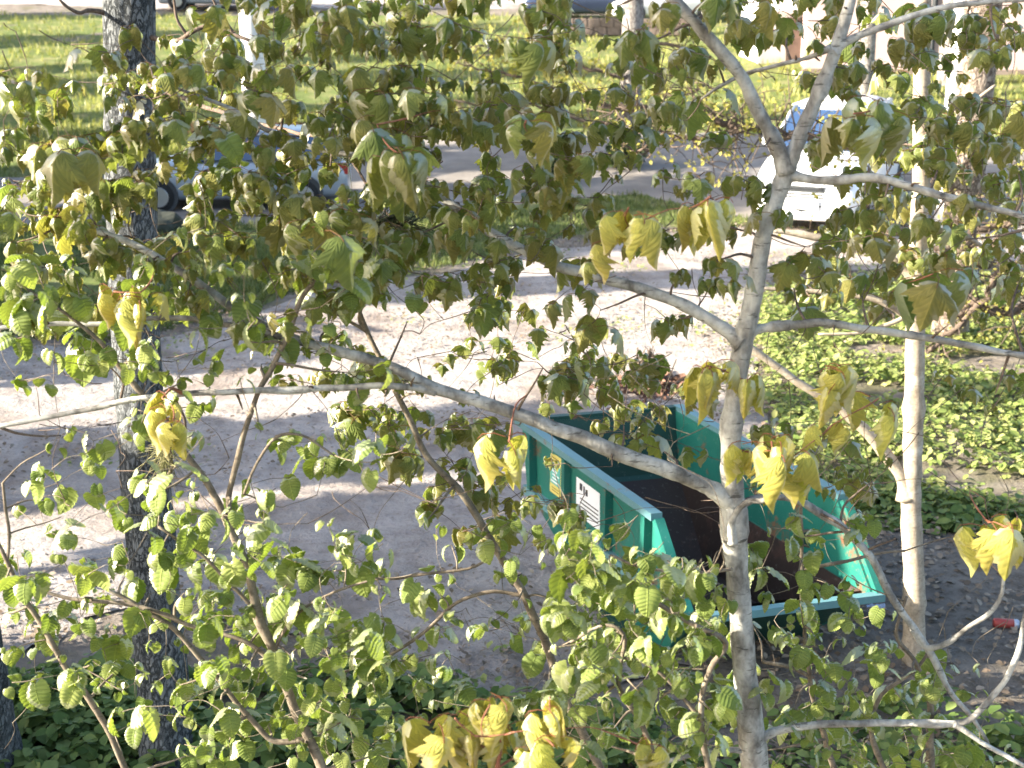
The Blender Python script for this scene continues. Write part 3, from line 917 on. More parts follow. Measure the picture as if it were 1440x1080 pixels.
# ------------------------------------------------------------------ small things on the ground
def rock(px, py, rad, label, name="boulder", material='rock', sq=.75):
    p = gnd(px, py)
    bm = bmesh.new()
    bmesh.ops.create_icosphere(bm, subdivisions=3, radius=rad)
    for v in bm.verts:
        k = 1 + .3 * noise.noise(v.co * (1.6 / rad) + Vector((px, py, 0))) + .08 * noise.noise(v.co * (6 / rad))
        v.co *= k; v.co.z *= sq
    me = bpy.data.meshes.new(name); bm.to_mesh(me); bm.free(); me.materials.append(M[material])
    o = link(name, me, None, (p.x, p.y, p.z + rad * sq * .55))
    return tag(o, label, "boulder")
rock(427, 328, .34, "dark round boulder in the grass left of centre behind the hazel leaves")
rock(228, 330, .36, "dark boulder just right of the big trunk in the shaded grass")
g = gnd(1232, 868)
mb = MB()
for i in range(7):
    for j in range(4): pass
vs = []; fs = []
for i in range(8):
    for j in range(5):
        x = (i / 7 - .5) * .13; y = (j / 4 - .5) * .07
        vs.append((x, y, .012 + .02 * noise.noise(Vector((i * .9, j * .9, 1))) + .012 * math.cos(j * 1.5)))
for i in range(7):
    for j in range(4): fs.append((i * 5 + j, (i + 1) * 5 + j, (i + 1) * 5 + j + 1, i * 5 + j + 1))
mb.add(vs, fs)
tag(mb.build("crumpled_wrapper", M['bluefoil'], None, True, loc=(g.x, g.y, g.z + .05)), "crumpled blue and white wrapper on bare soil right of the skip", "litter")
g = gnd(1413, 891)
can = empty("drink_can", (g.x, g.y, g.z + .075), R(-8), "red drink can with a blue white end lying on the soil at right", "can")
mb = MB(); mb.tube([(-.085, 0, 0), (-.075, 0, 0), (.05, 0, 0)], [.026, .033, .033], 14); mb.build("can_body", M['redcan'], can, True)
mb = MB(); mb.tube([(.05, 0, 0), (.075, 0, 0), (.085, 0, 0)], [.033, .033, .026], 14); mb.build("can_end", M['bluefoil'], can, True)
# dark brush pile beside the far rim of the skip
g = gnd(915, 548)
bp = empty("brush_pile", (g.x, g.y, g.z), 0, "dark heap of twigs and soil on the road behind the skip", "brush pile")
mb = MB()
r2 = random.Random(5)
for k in range(46):
    a_ = r2.uniform(0, 6.28); q = Vector((math.cos(a_) * r2.uniform(0, .3), math.sin(a_) * r2.uniform(0, .3), .05))
    tip = Vector((-.06 + r2.uniform(-.1, .1), r2.uniform(-.1, .1), r2.uniform(.2, .52)))
    mb.tube([q, (q + tip) / 2 + Vector((r2.uniform(-.06, .06), r2.uniform(-.06, .06), .03)), tip], [.016, .012, .005], 5)
mb.build("twigs", M['twig_bark'], bp)['kind'] = 'stuff'
xf = []
for k in range(700):
    a_ = r2.uniform(0, 6.28); q = abs(r2.gauss(0, .34))
    xf.append((0, rot3(r2.uniform(-1, 1), r2.uniform(-1, 1), a_, r2.uniform(.05, .1)), (math.cos(a_) * q, math.sin(a_) * q, .03 + max(0, .2 - q * .4) * r2.random())))
scatter("dead_leaves", SMALL, xf, simple('brown_dead_leaf', (.15, .085, .06), .9, 0, .4), bp)

# ------------------------------------------------------------------ leaves
def maple_leaf(fold, droop, curl, seed, pet=.55):
    """palmate leaf; petiole from the origin out along +x, blade hanging from its end. Unit blade length."""
    r = random.Random(seed)
    half = [(.06, -.03), (.20, -.10), (.40, -.04), (.33, .08), (.50, .12), (.72, .34), (.54, .36), (.52, .46), (.33, .44), (.36, .56), (.30, .60), (.31, .72), (.17, .74), (.14, .86), (.0, 1.04)]
    half = [(u * r.uniform(.93, 1.07), v + r.uniform(-.02, .02)) for u, v in half]
    outl = half + [(-u, v) for u, v in half[-2::-1]]
    n = len(outl)
    c = (0, .30)
    vs, tips, luv = [], [], []
    def map3(u, v):
        au = abs(u)
        # drooping midrib: angle grows along the blade
        th = droop * (.35 + .65 * min(1, v * 1.25 + .1))
        mx = v * math.cos(th) * (1 - .25 * curl * v)
        mz = -v * math.sin(th)
        f = fold * (1 + .3 * v)
        y = u * math.cos(f * min(1, au * 1.6 + .35))
        dn = au * math.sin(f)
        ang = math.atan2(u, v + .25)
        pl = .028 * math.cos(ang * 9.5) * min(1, math.hypot(u, v) * 2.2)
        pl += .03 * noise.noise(Vector((u * 3, v * 3, seed * 1.7)))
        return Vector((mx - dn * math.sin(th) * .95 + pl * math.sin(th), y, mz - dn * math.cos(th) + pl * math.cos(th)))
    base = Vector((pet, 0, pet * .12))
    vs.append(map3(*c) + base); tips.append(.3); luv.append((c[0], c[1], 0))
    for s in (.4, .72, 1.0):
        for (u, v) in outl:
            uu, vv = c[0] + (u - c[0]) * s, c[1] + (v - c[1]) * s
            vs.append(map3(uu, vv) + base)
            tips.append(max(0, min(1, math.hypot(uu, vv))))
            luv.append((uu, vv, 0))
    fs = [(0, 1 + k, 1 + (k + 1) % n) for k in range(n)]
    for q in range(2):
        o = 1 + q * n
        fs += [(o + k, o + n + k, o + n + (k + 1) % n, o + (k + 1) % n) for k in range(n)]
    # petiole
    b = len(vs)
    pp = [Vector((0, 0, 0)), Vector((pet * .5, 0, pet * .16)), base, map3(0, .12) + base]
    for p in pp:
        vs += [p + Vector((0, .012, 0)), p + Vector((0, -.008, .01)), p + Vector((0, -.008, -.01))]
        tips += [-1, -1, -1]
    for i in range(3):
        for k in range(3):
            k2 = (k + 1) % 3
            fs.append((b + i * 3 + k, b + i * 3 + k2, b + i * 3 + 3 + k2, b + i * 3 + 3 + k))
    luv += [(0, 0, 0)] * (len(vs) - len(luv))
    return [tuple(v) for v in vs], fs, tips, luv

def hazel_leaf(droop, fold, seed, pet=.18):
    vs, tips, fs, luv = [], [], [], []
    nv, nu = 24, 4
    base = Vector((pet, 0, 0))
    for j in range(nv + 1):
        v = j / nv
        wv = .46 * (math.sin(math.pi * min(1, (v * .93 + .06)) ** .82) ** .72) if v < 1 else .012
        if v > .9: wv *= .75
        th = droop * (.3 + .9 * v)
        for i in range(-nu, nu + 1):
            s = i / nu
            u = s * wv * (1 + (.045 if (j % 2) else -.045) * (abs(s) > .9))
            vv = v - .16 * abs(s) * (1 - v) + (.0)
            pl = .026 * math.cos((v - abs(s) * .2) * math.pi * 2 * 6.5) * min(1, abs(s) * 2.2) * (1 - v * .5)
            pl += .04 * noise.noise(Vector((u * 2.5, v * 2.5, seed * 2.3)))
            dz = abs(u) * math.sin(fold) - .25 * abs(s) ** 3 * wv
            y = u * math.cos(fold)
            x = vv * math.cos(th * .75)
            z = -vv * math.sin(th * .75)
            h = pl + dz
            vs.append(Vector((x + h * math.sin(th), y, z + h * math.cos(th))) + base)
            tips.append(v)
            luv.append((u, v, 0))
    k = 2 * nu + 1
    for j in range(nv):
        for i in range(2 * nu):
            fs.append((j * k + i, j * k + i + 1, (j + 1) * k + i + 1, (j + 1) * k + i))
    b = len(vs)
    for p in (Vector((0, 0, .02)), base, vs[k + nu] - Vector((0, 0, .006))):
        vs += [p + Vector((0, .012, 0)), p + Vector((0, -.008, .01)), p + Vector((0, -.008, -.01))]
        tips += [-1] * 3
    for i in range(2):
        for q in range(3):
            q2 = (q + 1) % 3
            fs.append((b + i * 3 + q, b + i * 3 + q2, b + i * 3 + 3 + q2, b + i * 3 + 3 + q))
    luv += [(0, 0, 0)] * (len(vs) - len(luv))
    return [tuple(v) for v in vs], fs, tips, luv

def protos_mesh(name, plist, material):
    res = []
    for p in plist:
        mb = MB(); mb.add(p[0], p[1], p[2]); mb.luv = list(p[3])
        res.append(mb.mesh(name, material, True, True))
    return res

P_maple = [maple_leaf(f, d, c, i + 1, p) for i, (f, d, c, p) in enumerate([(.8, 1.5, .5, .5), (.65, 1.45, .3, .6), (.95, 1.6, .6, .45), (.5, 1.3, .3, .6), (.75, 1.7, .8, .5), (.35, 1.1, .2, .7), (.6, 1.5, .4, .55)])]
P_yellow = [maple_leaf(f, d, c, i + 21, p) for i, (f, d, c, p) in enumerate([(1.2, 1.6, .7, .35), (1.32, 1.75, .9, .3), (1.05, 1.5, .5, .45), (1.25, 1.65, .6, .4), (.8, 1.4, .4, .45)])]
P_hazel = [hazel_leaf(d, f, i + 1) for i, (d, f) in enumerate([(.9, .15), (1.3, .3), (.6, .2), (1.1, .05), (1.5, .45)])]
ME_maple = protos_mesh("maple_leaf", P_maple, M['maple'])
ME_yellow = protos_mesh("young_maple_leaf", P_yellow, M['yellow'])
ME_hazel = protos_mesh("hazel_leaf", P_hazel, M['hazel'])

class Tree:
    """a thing: trunk, branches, twigs and leaves hung on it"""
    def __init__(s, name, base, label, cat, twig, group=None):
        s.root = empty(name, base, 0, label, cat, group)
        s.base = Vector(base)
        s.samples = []          # (point, radius)
        s.twmb = MB()
        s.leaves = []           # (kind, proto, Euler, scale, pos)
        s.twig = twig
    def wood(s, nm, pr, material, n=10, wob=.12, samp=True):
        pts, rad = pr
        if nm == 'branch':      # swollen collar where the branch leaves the trunk
            rad = [r * (1 + .55 * max(0, 1 - i / 4)) for i, r in enumerate(rad)]
        rad = [r * (1 + .10 * noise.noise(p * 14) + (.22 if noise.noise(p * 7 + Vector((4, 2, 1))) > .42 else 0)) for p, r in zip(pts, rad)]
        mb = MB()
        mb.tube([p - s.base for p in pts], rad, n, True, wob)
        o = mb.build(nm, material, s.root, True)
        if samp: s.samples += list(zip(pts, rad))
        return o
    def grow(s, nodes, r0=.004, tip=.0016):
        """connect nodes to the nearest wood or node already grown"""
        if not nodes: return
        arr = [p for p, r in s.samples]
        ar = [r for p, r in s.samples]
        rest = list(nodes)
        A = np.array([tuple(p) for p in arr])
        d0 = [np.min(np.linalg.norm(A - np.array(tuple(n)), axis=1)) for n in rest]
        rest = [n for _, n in sorted(zip(d0, rest), key=lambda t: t[0])]
        for n in rest:
            nn = np.array(tuple(n))
            A = np.array([tuple(p) for p in arr])
            dd = np.linalg.norm(A - nn, axis=1) + np.where(A[:, 2] > nn[2] + .05, .12, 0)
            i = int(np.argmin(dd))
            a = arr[i]
            ra = min(ar[i] * .7, r0 * (1 + 1.2 * dd[i]))
            L_ = (n - a).length
            side_ = Vector((rnd.uniform(-1, 1), rnd.uniform(-1, 1), rnd.uniform(-.4, .8))) * L_ * .13
            m1 = a.lerp(n, .35) + side_
            m2 = a.lerp(n, .7) + side_ * .7 + Vector((0, 0, -.02 * L_))
            pts, rad = spline([(a, ra), (m1, ra * .85), (m2, max(tip, ra * .65)), (n, tip)], 3)
            s.twmb.tube([p - s.base for p in pts], rad, 5, True, .1)
            for q, rr in list(zip(pts, rad))[3:]:
                arr.append(q); ar.append(rr)
        s.samples = list(zip(arr, ar))
    def leaf(s, kind, pos, rz, ry, rx, sc, k=None):
        P = {'maple': P_maple, 'yellow': P_yellow, 'hazel': P_hazel}[kind]
        s.leaves.append((kind, rnd.randrange(len(P)) if k is None else k, (rx, ry, rz), sc, Vector(pos)))
    def finish(s):
        if s.twmb.n:
            tag(s.twmb.build("twigs", s.twig, s.root, True), kind='stuff')
        s.leaves.sort(key=lambda l: -l[3] / mpp(l[4]) * (1 if 0 < 720 + (l[4] - _C).dot(_R) / mpp(l[4]) < 1440 else .1))
        mm = {'maple': ME_maple, 'yellow': ME_yellow, 'hazel': ME_hazel}
        for kind, k, e, sc, pos in s.leaves[:290]:
            o = bpy.data.objects.new("leaf", mm[kind][k])
            COL.objects.link(o)
            o.parent = s.root
            o.location = pos - s.base
            o.rotation_euler = e
            o.scale = (sc, sc, sc)
        rest = s.leaves[290:]
        by = {}
        for l in rest: by.setdefault(l[0], []).append(l)
        for kind, ls in by.items():
            P = {'maple': P_maple, 'yellow': P_yellow, 'hazel': P_hazel}[kind]
            scatter("foliage", P, [(k, rot3(*e, sc), tuple(pos - s.base)) for _, k, e, sc, pos in ls], M[kind], s.root)

def cluster(tree, kind, n, count, size, spread=0.0):
    """an umbrella of leaves round the twig end n"""
    a0 = rnd.uniform(0, 6.28)
    for k in range(count):
        rz = a0 + k * 6.283 / count + rnd.uniform(-.45, .45)
        if kind == 'hazel':
            tree.leaf(kind, n + Vector((rnd.uniform(-1, 1), rnd.uniform(-1, 1), rnd.uniform(-1, 1))) * .02, rz, rnd.uniform(-.1, .75), rnd.uniform(-.5, .5), size * rnd.uniform(.55, 1.15))
        else:
            tree.leaf(kind, n + Vector((rnd.uniform(-1, 1), rnd.uniform(-1, 1), rnd.uniform(-1, 1))) * (.012 + spread), rz, rnd.uniform(-.15, .3), rnd.uniform(-.3, .3), size * rnd.uniform(.6, 1.15))

# ---- the maple in front
YM = 4.0
b = at(1063, 1090, YM)
maple = Tree("maple_tree", (b.x + .02, YM, 0), "slender grey maple with forked trunk standing in front of the skip", "tree", M['twig_bark'])
tr_px = [(1063, 1090, 19), (1048, 950, 17.5), (1036, 800, 16), (1031, 700, 16.5), (1028, 610, 13.5), (1041, 505, 13.5), (1059, 420, 13), (1072, 340, 12), (1090, 285, 12), (1107, 238, 12.5), (1128, 185, 10.5), (1152, 130, 10), (1175, 70, 9), (1196, 0, 8), (1212, -70, 7), (1235, -200, 5), (1250, -330, 2)]
pts, rad = limb(tr_px, YM, 6)
low = [(Vector((b.x + .02, YM, 0)), .07), (Vector((b.x + .05, YM + .02, .7)), .052), (Vector((b.x + .03, YM, 1.4)), .046)]
lp, lr_ = spline(low + [(pts[0], rad[0])], 4)
maple.wood("trunk", (lp[:-1] + pts, lr_[:-1] + rad), M['maple_bark'], 16, .16)
for nm, px in dict(
    fork=[(1107, 240, 10, 4.0), (1078, 178, 10, 3.98), (1040, 105, 9.5, 3.95), (1000, 55, 9, 3.92), (945, 0, 8.5, 3.9), (880, -60, 7, 3.9), (800, -130, 4, 3.9)],
    A=[(1030, 706, 12, 4.0), (990, 682, 11.5, 3.98), (940, 662, 11, 3.96), (860, 632, 11, 3.94), (770, 597, 10, 3.93), (690, 570, 9, 3.92), (610, 545, 8.5, 3.92), (555, 518, 8, 3.93), (490, 497, 7.5, 3.95), (405, 475, 7, 3.97), (350, 447, 6.2, 4.0), (290, 405, 6, 4.0), (220, 362, 5.2, 4.02), (160, 332, 4.6, 4.05), (95, 313, 3.5, 4.08)],
    B=[(1043, 482, 11, 4.0), (1010, 455, 9, 4.02), (960, 430, 9, 4.05), (900, 405, 8.4, 4.1), (840, 388, 7.6, 4.15), (780, 372, 7.2, 4.2), (720, 345, 7, 4.22), (650, 300, 6.4, 4.25), (600, 262, 6, 4.28), (555, 232, 5.5, 4.3), (500, 220, 4.2, 4.3), (440, 207, 4, 4.3), (380, 185, 3.6, 4.3), (350, 165, 3, 4.28), (290, 140, 2.6, 4.25), (215, 107, 1.8, 4.22)],
    D=[(1108, 244, 7, 4.0), (1140, 250, 6.6, 3.98), (1180, 253, 6.6, 3.95), (1230, 251, 6.2, 3.92), (1290, 265, 5.8, 3.9), (1350, 281, 5, 3.88), (1440, 305, 4.2, 3.86), (1530, 335, 3, 3.85)],
    E=[(1052, 468, 8, 4.0), (1080, 462, 6.4, 4.0), (1120, 456, 6, 4.0), (1170, 455, 5.6, 4.0), (1240, 467, 5.4, 4.0), (1300, 474, 5.2, 4.0), (1380, 489, 4.8, 4.0), (1440, 501, 4.2, 4.0), (1540, 520, 3, 4.0)],
    Fb=[(1172, 72, 6.5, 4.0), (1195, 55, 5.6, 4.0), (1240, 38, 5, 4.0), (1295, 18, 4.6, 4.0), (1370, 5, 4.2, 4.0), (1450, 0, 3, 4.0)],
    Gb=[(1168, 66, 4, 4.0), (1130, 83, 3.2, 4.03), (1088, 94, 3, 4.06), (1045, 104, 2.6, 4.1), (1010, 122, 2, 4.1), (985, 140, 1.5, 4.1)],
    Hb=[(612, 549, 6, 3.92), (560, 544, 5, 3.9), (480, 545, 4.8, 3.88), (390, 549, 4.6, 3.86), (300, 552, 4.4, 3.85), (200, 561, 4.2, 3.85), (130, 575, 4, 3.85), (60, 588, 3.8, 3.85), (-20, 602, 3.4, 3.85)],
    Ib=[(405, 475, 5, 3.97), (360, 466, 4.6, 3.98), (300, 452, 4.2, 4.0), (240, 448, 4, 4.0), (130, 455, 3.8, 4.0), (60, 457, 3.4, 4.0), (-20, 464, 3, 4.0)],
    Jb=[(1066, 1040, 7, 4.0), (1090, 1028, 6, 4.0), (1140, 1020, 5.4, 3.98), (1200, 1018, 5.2, 3.96), (1280, 1017, 5, 3.94), (1345, 1018, 5, 3.92), (1375, 1002, 4.6, 3.92), (1410, 962, 4.2, 3.92), (1432, 915, 4, 3.92), (1442, 870, 3.2, 3.92), (1452, 820, 2.4, 3.92)],
    Jc=[(1340, 1018, 4.4, 3.92), (1375, 1040, 4, 3.9), (1420, 1066, 3.6, 3.88), (1470, 1090, 3, 3.86)],
    Jd=[(1056, 1060, 5, 4.0), (1030, 1056, 4.4, 3.98), (990, 1058, 4, 3.95), (950, 1066, 3.4, 3.92), (910, 1075, 2.6, 3.9)],
    Kb=[(1030, 762, 5, 3.93), (1032, 730, 4.4, 3.9), (1050, 706, 4.2, 3.88), (1076, 704, 4, 3.86), (1088, 690, 3.8, 3.8), (1094, 655, 3.2, 3.7), (1090, 640, 2.6, 3.55)],
    Lb=[(1036, 712, 7, 4.0), (1070, 699, 5, 4.02), (1110, 700, 4.8, 4.05), (1152, 720, 5, 4.08), (1192, 748, 5.4, 4.1), (1226, 787, 5.6, 4.12), (1256, 842, 5.4, 4.14), (1286, 882, 5, 4.16), (1310, 922, 4.4, 4.16), (1336, 972, 4, 4.16), (1366, 1008, 3.4, 4.16), (1388, 1045, 2.6, 4.16)],
    Lc=[(1286, 884, 3.6, 4.16), (1300, 910, 3.4, 4.16), (1330, 905, 3.6, 4.1), (1365, 880, 3.6, 4.08), (1390, 862, 3.8, 4.06), (1408, 838, 3, 4.05), (1412, 812, 2, 4.05)],
).items():
    maple.wood("branch", limb(px, YM, 7, .006), M['maple_bark'], 10 if px[0][2] > 6 else 8, .16)

GRID = """
000011334442221112232222
002333344421223321212333
333323234433211210122222
443333234533222210033322
444334322323333211112212
332223332333221211122112
222222223333111111121212
111111111002110100111001
000000122001031100000000
000000123310122210000011
000000001321001211120000
000000000111100000122000
000000000022220000000001
"""
rows = [l for l in GRID.strip().splitlines()]
nodes = []
for j, l in enumerate(rows):
    for i, ch in enumerate(l):
        n = int(ch)
        k = n * 5.2
        c = 0
        while k > .2:
            if rnd.random() < min(1, k / 3.4):
                px, py = i * 60 + rnd.uniform(0, 60), j * 60 + rnd.uniform(-8, 52)
                Y = rnd.uniform(3.75, 4.55) if px < 1130 else rnd.uniform(3.8, 4.9)
                if j >= 8: Y = rnd.uniform(4.1, 5.0)
                if 1075 < px < 1225 and 120 < py < 300 and rnd.random() < .45: k -= 3.4; continue
                nodes.append((at(px, py - 14, Y), rnd.choice([3, 4, 4, 5, 5, 6]), 'maple', rnd.choice([.04, .05, .06, .07, .08, .095]) * rnd.uniform(.88, 1.12)))
            k -= 3.4
# the two dark groups seen against the sunlit road
for px, py, n in [(662, 448, 4), (690, 446, 4), (704, 428, 3), (738, 440, 3), (664, 485, 4), (634, 500, 2), (700, 482, 5), (724, 492, 3), (690, 512, 3), (714, 524, 3), (762, 466, 3), (620, 520, 2), (708, 400, 4),
                  (798, 512, 4), (822, 506, 4), (846, 514, 3), (866, 505, 5), (806, 535, 3), (852, 540, 4), (812, 556, 4), (780, 552, 3), (890, 536, 3), (915, 545, 3), (880, 575, 4), (930, 580, 3), (905, 600, 3), (850, 600, 3), (770, 572, 2)]:
    nodes.append((at(px, py - 6, rnd.uniform(4.6, 5.2)), n, 'maple', rnd.uniform(.062, .085)))
bare = []
for k in range(420):
    px, py = rnd.uniform(0, 1440), rnd.uniform(0, 760)
    bare.append(at(px, py, rnd.uniform(3.8, 4.6)))
maple.grow([n[0] for n in nodes] + bare)
for p, c, kd, sz in nodes:
    cluster(maple, kd, p, c, sz)
# near yellow clusters hanging towards the camera
ynodes = [(1000, 515, 6, .125), (1062, 540, 2, .1), (1040, 632, 4, .12), (1085, 620, 5, .12), (1118, 640, 3, .13), (1172, 528, 5, .125), (1236, 560, 3, .14), (1170, 598, 3, .10), (1000, 275, 4, .15), (965, 295, 2, .12), (884, 292, 5, .11), (858, 330, 2, .1),
          (160, 410, 4, .115), (196, 412, 4, .115), (228, 560, 4, .10), (244, 590, 3, .10), (1390, 735, 4, .12), (1425, 745, 4, .13), (1312, 385, 4, .12), (716, 622, 3, .12), (1240, 150, 4, .13), (1200, 160, 3, .12), (100, 220, 4, .13), (560, 215, 5, .12), (530, 175, 4, .11), (740, 170, 3, .1), (440, 320, 3, .14)]
yn = []
for px, py, c, sz in ynodes:
    dark = px in (1312, 1240, 1200, 100, 560, 530, 740, 440)
    yn.append((at(px, py, rnd.uniform(3.45, 3.7)), c, 'maple' if dark else 'yellow', sz * 1.12))
red = Tree("maple_tree_tmp", maple.base, None, None, M['red_twig'])
bpy.data.objects.remove(red.root)
red.root = maple.root
red.samples = list(maple.samples)
red.grow([y[0] for y in yn], .006, .0025)
tag(red.twmb.build("red_twigs", M['red_twig'], maple.root, True), kind='stuff')
for p, c, kd, sz in yn:
    cluster(maple, kd, p, c, sz, .01)
maple.finish()

# ---- small maple sapling whose leaves reach into the bottom of the picture
sb = at(700, 1120, 3.0)
sap = Tree("maple_sapling", (sb.x, 3.0, 0), "yellow leaved maple sapling tip poking up at the bottom centre", "sapling", M['red_twig'])
lp, lr_ = spline([(Vector((sb.x, 3.0, 0)), .016), (Vector((sb.x + .04, 3.02, .9)), .012), (Vector((sb.x - .02, 3.0, sb.z - .25)), .008), (at(705, 1045, 3.0), .004)], 6)
sap.wood("stem", (lp, lr_), M['red_twig'], 8)
sn = [(640, 1010, 4), (690, 990, 5), (668, 1035, 5), (720, 1030, 4), (770, 1005, 4), (612, 1030, 3), (780, 1050, 3), (905, 1050, 3), (740, 1060, 3)]
sap.grow([at(px, py, 3.0 + rnd.uniform(-.15, .15)) for px, py, c in sn], .005, .0025)
for px, py, c in sn: cluster(sap, 'yellow', at(px, py - 8, 3.0 + rnd.uniform(-.15, .15)), c, .125)
sap.finish()

# ---- pale straight young tree on the right
g = gnd(1285, 938)
YS = g.y
stem = Tree("young_tree", (g.x, g.y, g.z), "thin straight pale trunk right of the skip, sunlit from the left", "tree", M['twig_bark'])
spx = [(1287, 945, 20), (1286, 925, 17), (1285, 870, 15.5), (1285, 800, 15), (1281, 720, 14), (1283, 640, 14.2), (1286, 540, 13.6), (1287, 450, 13.4), (1290, 350, 13), (1295, 260, 12.6), (1296, 150, 12.2), (1297, 60, 12), (1298, -60, 11.5), (1300, -250, 10), (1295, -500, 7), (1300, -800, 2)]
stem.wood("trunk", limb(spx, YS, 6), M['stem_bark'], 14, .07)
for px in ([(1284, 388, 7), (1262, 372, 6), (1225, 353, 5.4), (1180, 340, 5), (1130, 330, 4.4), (1085, 324, 3.2)],
           [(1282, 447, 6), (1255, 432, 5.2), (1220, 418, 4.6), (1165, 412, 4), (1110, 408, 3.2), (1050, 404, 2)],
           [(1276, 700, 10), (1268, 670, 9.5), (1245, 638, 9), (1205, 594, 7.5), (1160, 560, 6.6), (1127, 540, 6), (1060, 493, 5), (1010, 458, 4), (950, 430, 2.5)],
           [(1290, 432, 4), (1270, 446, 3.6), (1245, 458, 3.2), (1205, 468, 2.4), (1150, 470, 1.5)],
           [(1298, 330, 4), (1340, 325, 3.6), (1390, 352, 3), (1440, 380, 2.4)],
           [(1296, 210, 4), (1330, 190, 3.4), (1360, 150, 3), (1400, 120, 2)]):
    stem.wood("branch", limb(px, YS, 5, .006), M['stem_bark'], 8, .1)
nodes = []
for k in range(64):
    px, py = rnd.uniform(1090, 1440), rnd.choice([rnd.uniform(20, 430), rnd.uniform(120, 430)])
    if px < 1225 and 110 < py < 310: continue
    nodes.append((at(px, py, YS + rnd.uniform(-1.2, .6)), rnd.choice([4, 5, 6]), 'maple', rnd.uniform(.10, .15)))
stem.grow([n[0] for n in nodes], .007, .003)
for p, c, kd, sz in nodes: cluster(stem, kd, p, c, sz)
stem.finish()

# ---- hazel bushes in the lower half
HG = """
000000000000000000000000
000000000000000000000000
000000000000000000000000
000001000000000000000000
000011010000000000000000
000010021000000000000000
221222222100000000000000
211111110000000000000000
111211111000000000000000
000210000000000000000000
011120121000000000000000
111211100000000000000000
011122211011111001111000
212122322111155531110000
121123332111255541221000
212222322210144441222110
001123232111122231133210
000012122100011232123221
"""
hrows = HG.strip().splitlines()
def hazel(name, Y, label, stems, xr, seed, Yj=(-.35, .5)):
    global rnd
    rnd = random.Random(seed)
    last = stems[0]
    b0 = at(last[0][0], last[0][1], Y)
    base = Vector((b0.x, Y, hgt(b0.x, Y)))
    t = Tree(name, base, label, "bush", M['hazel_bark'], "hazel bushes")
    for st in stems:
        px = [(q[0], q[1], q[2]) for q in st]
        pts, rad = limb([(q[0], q[1], q[2] * .84) for q in st], Y, 5, .008)
        if st[0][1] > 1070:      # continue down to the ground
            e = pts[0]
            dn, rd = spline([(Vector((base.x + (e.x - base.x) * .3 + rnd.uniform(-.05, .05), Y, base.z)), rad[0] * 1.25), (Vector((base.x + (e.x - base.x) * .6, Y, (e.z + base.z) / 2)), rad[0] * 1.12), (e, rad[0])], 5)
            pts, rad = dn[:-1] + pts, rd[:-1] + rad
        t.wood("stem", (pts, rad), M['hazel_bark'], 9, .14)
    nodes = []
    for j, l in enumerate(hrows):
        for i, ch in enumerate(l):
            cx = i * 60 + 30
            if not (xr[0] <= cx < xr[1]): continue
            n = int(ch)
            for k in range(int(n * 2.9 + rnd.random())):
                px, py = i * 60 + rnd.uniform(0, 60), j * 60 + rnd.uniform(0, 60)
                nodes.append((at(px, py, Y + rnd.uniform(*Yj)), rnd.choice([2, 2, 3, 3, 4]), rnd.choice([.035, .045, .055, .07, .085]) * rnd.uniform(.85, 1.15)))
    t.grow([n[0] for n in nodes] + [at(rnd.uniform(xr[0], xr[1]), rnd.uniform(480, 1080), Y + rnd.uniform(*Yj)) for k in range(45)], .0045, .0014)
    for p, c, sz in nodes: cluster(t, 'hazel', p, c, sz)
    t.finish()
    return t
hazel("hazel_bush", 3.9, "large hazel bush with tan slanting stems at lower left in front of the big trunk",
      [[(458, 1095, 9), (420, 1010, 8.5), (390, 930, 8), (365, 870, 7.6), (345, 790, 7), (320, 735, 6.4), (300, 695, 6), (270, 650, 5.4), (232, 590, 5), (200, 552, 4.5), (150, 493, 4), (117, 460, 3.4), (67, 423, 2.8), (30, 403, 2)],
       [(182, 1095, 5.6), (150, 1020, 5.4), (120, 975, 5.2), (100, 950, 5), (60, 880, 4.8), (30, 835, 4.4), (10, 790, 4), (-15, 740, 3)],
       [(328, 745, 4.6), (320, 700, 5), (332, 650, 5), (345, 600, 4.8), (357, 568, 4.6), (385, 510, 4.6), (405, 470, 4.6), (425, 420, 4.2), (450, 385, 4), (478, 350, 3), (490, 330, 2)],
       [(400, 950, 4.6), (350, 905, 4), (300, 890, 3.6), (265, 880, 3.6), (215, 858, 3.6), (160, 846, 3.4), (110, 845, 3.2), (60, 830, 2.4), (0, 820, 2)],
       [(430, 1040, 5.4), (385, 1040, 5), (350, 1010, 4.6), (300, 945, 4.2), (245, 885, 4), (190, 850, 3.6), (140, 820, 2.8)],
       [(360, 860, 3.6), (305, 800, 3), (270, 770, 2.6), (220, 742, 2.2)],
       [(342, 695, 2.6), (380, 622, 2.2), (425, 612, 2.2), (470, 640, 1.8)],
       [(10, 790, 2.8), (12, 740, 2.6), (4, 680, 2.4)],
       [(380, 925, 3), (410, 870, 2.6), (470, 830, 2.2), (540, 812, 1.8)]], (0, 600), 31)
hazel("hazel_bush", 4.3, "hazel bush with one olive leaning stem in the lower centre, left of the skip",
      [[(850, 1095, 8), (800, 990, 7.6), (765, 900, 7.2), (738, 840, 7), (700, 775, 6.8), (665, 718, 6.4), (640, 680, 6), (600, 640, 5.4), (575, 590, 4.8), (545, 525, 4.4), (515, 465, 4), (500, 420, 3), (488, 370, 2.2)],
       [(516, 466, 3.2), (505, 447, 3), (520, 405, 2.4), (530, 380, 1.8)],
       [(515, 466, 3), (480, 445, 2.6), (450, 425, 2)],
       [(735, 838, 3.6), (690, 832, 3.2), (640, 850, 3), (590, 895, 3), (540, 925, 2.6), (480, 945, 2)],
       [(700, 775, 2.4), (660, 800, 2.4), (560, 812, 2.2), (520, 815, 2)]], (600, 800), 32, (-.3, .4))
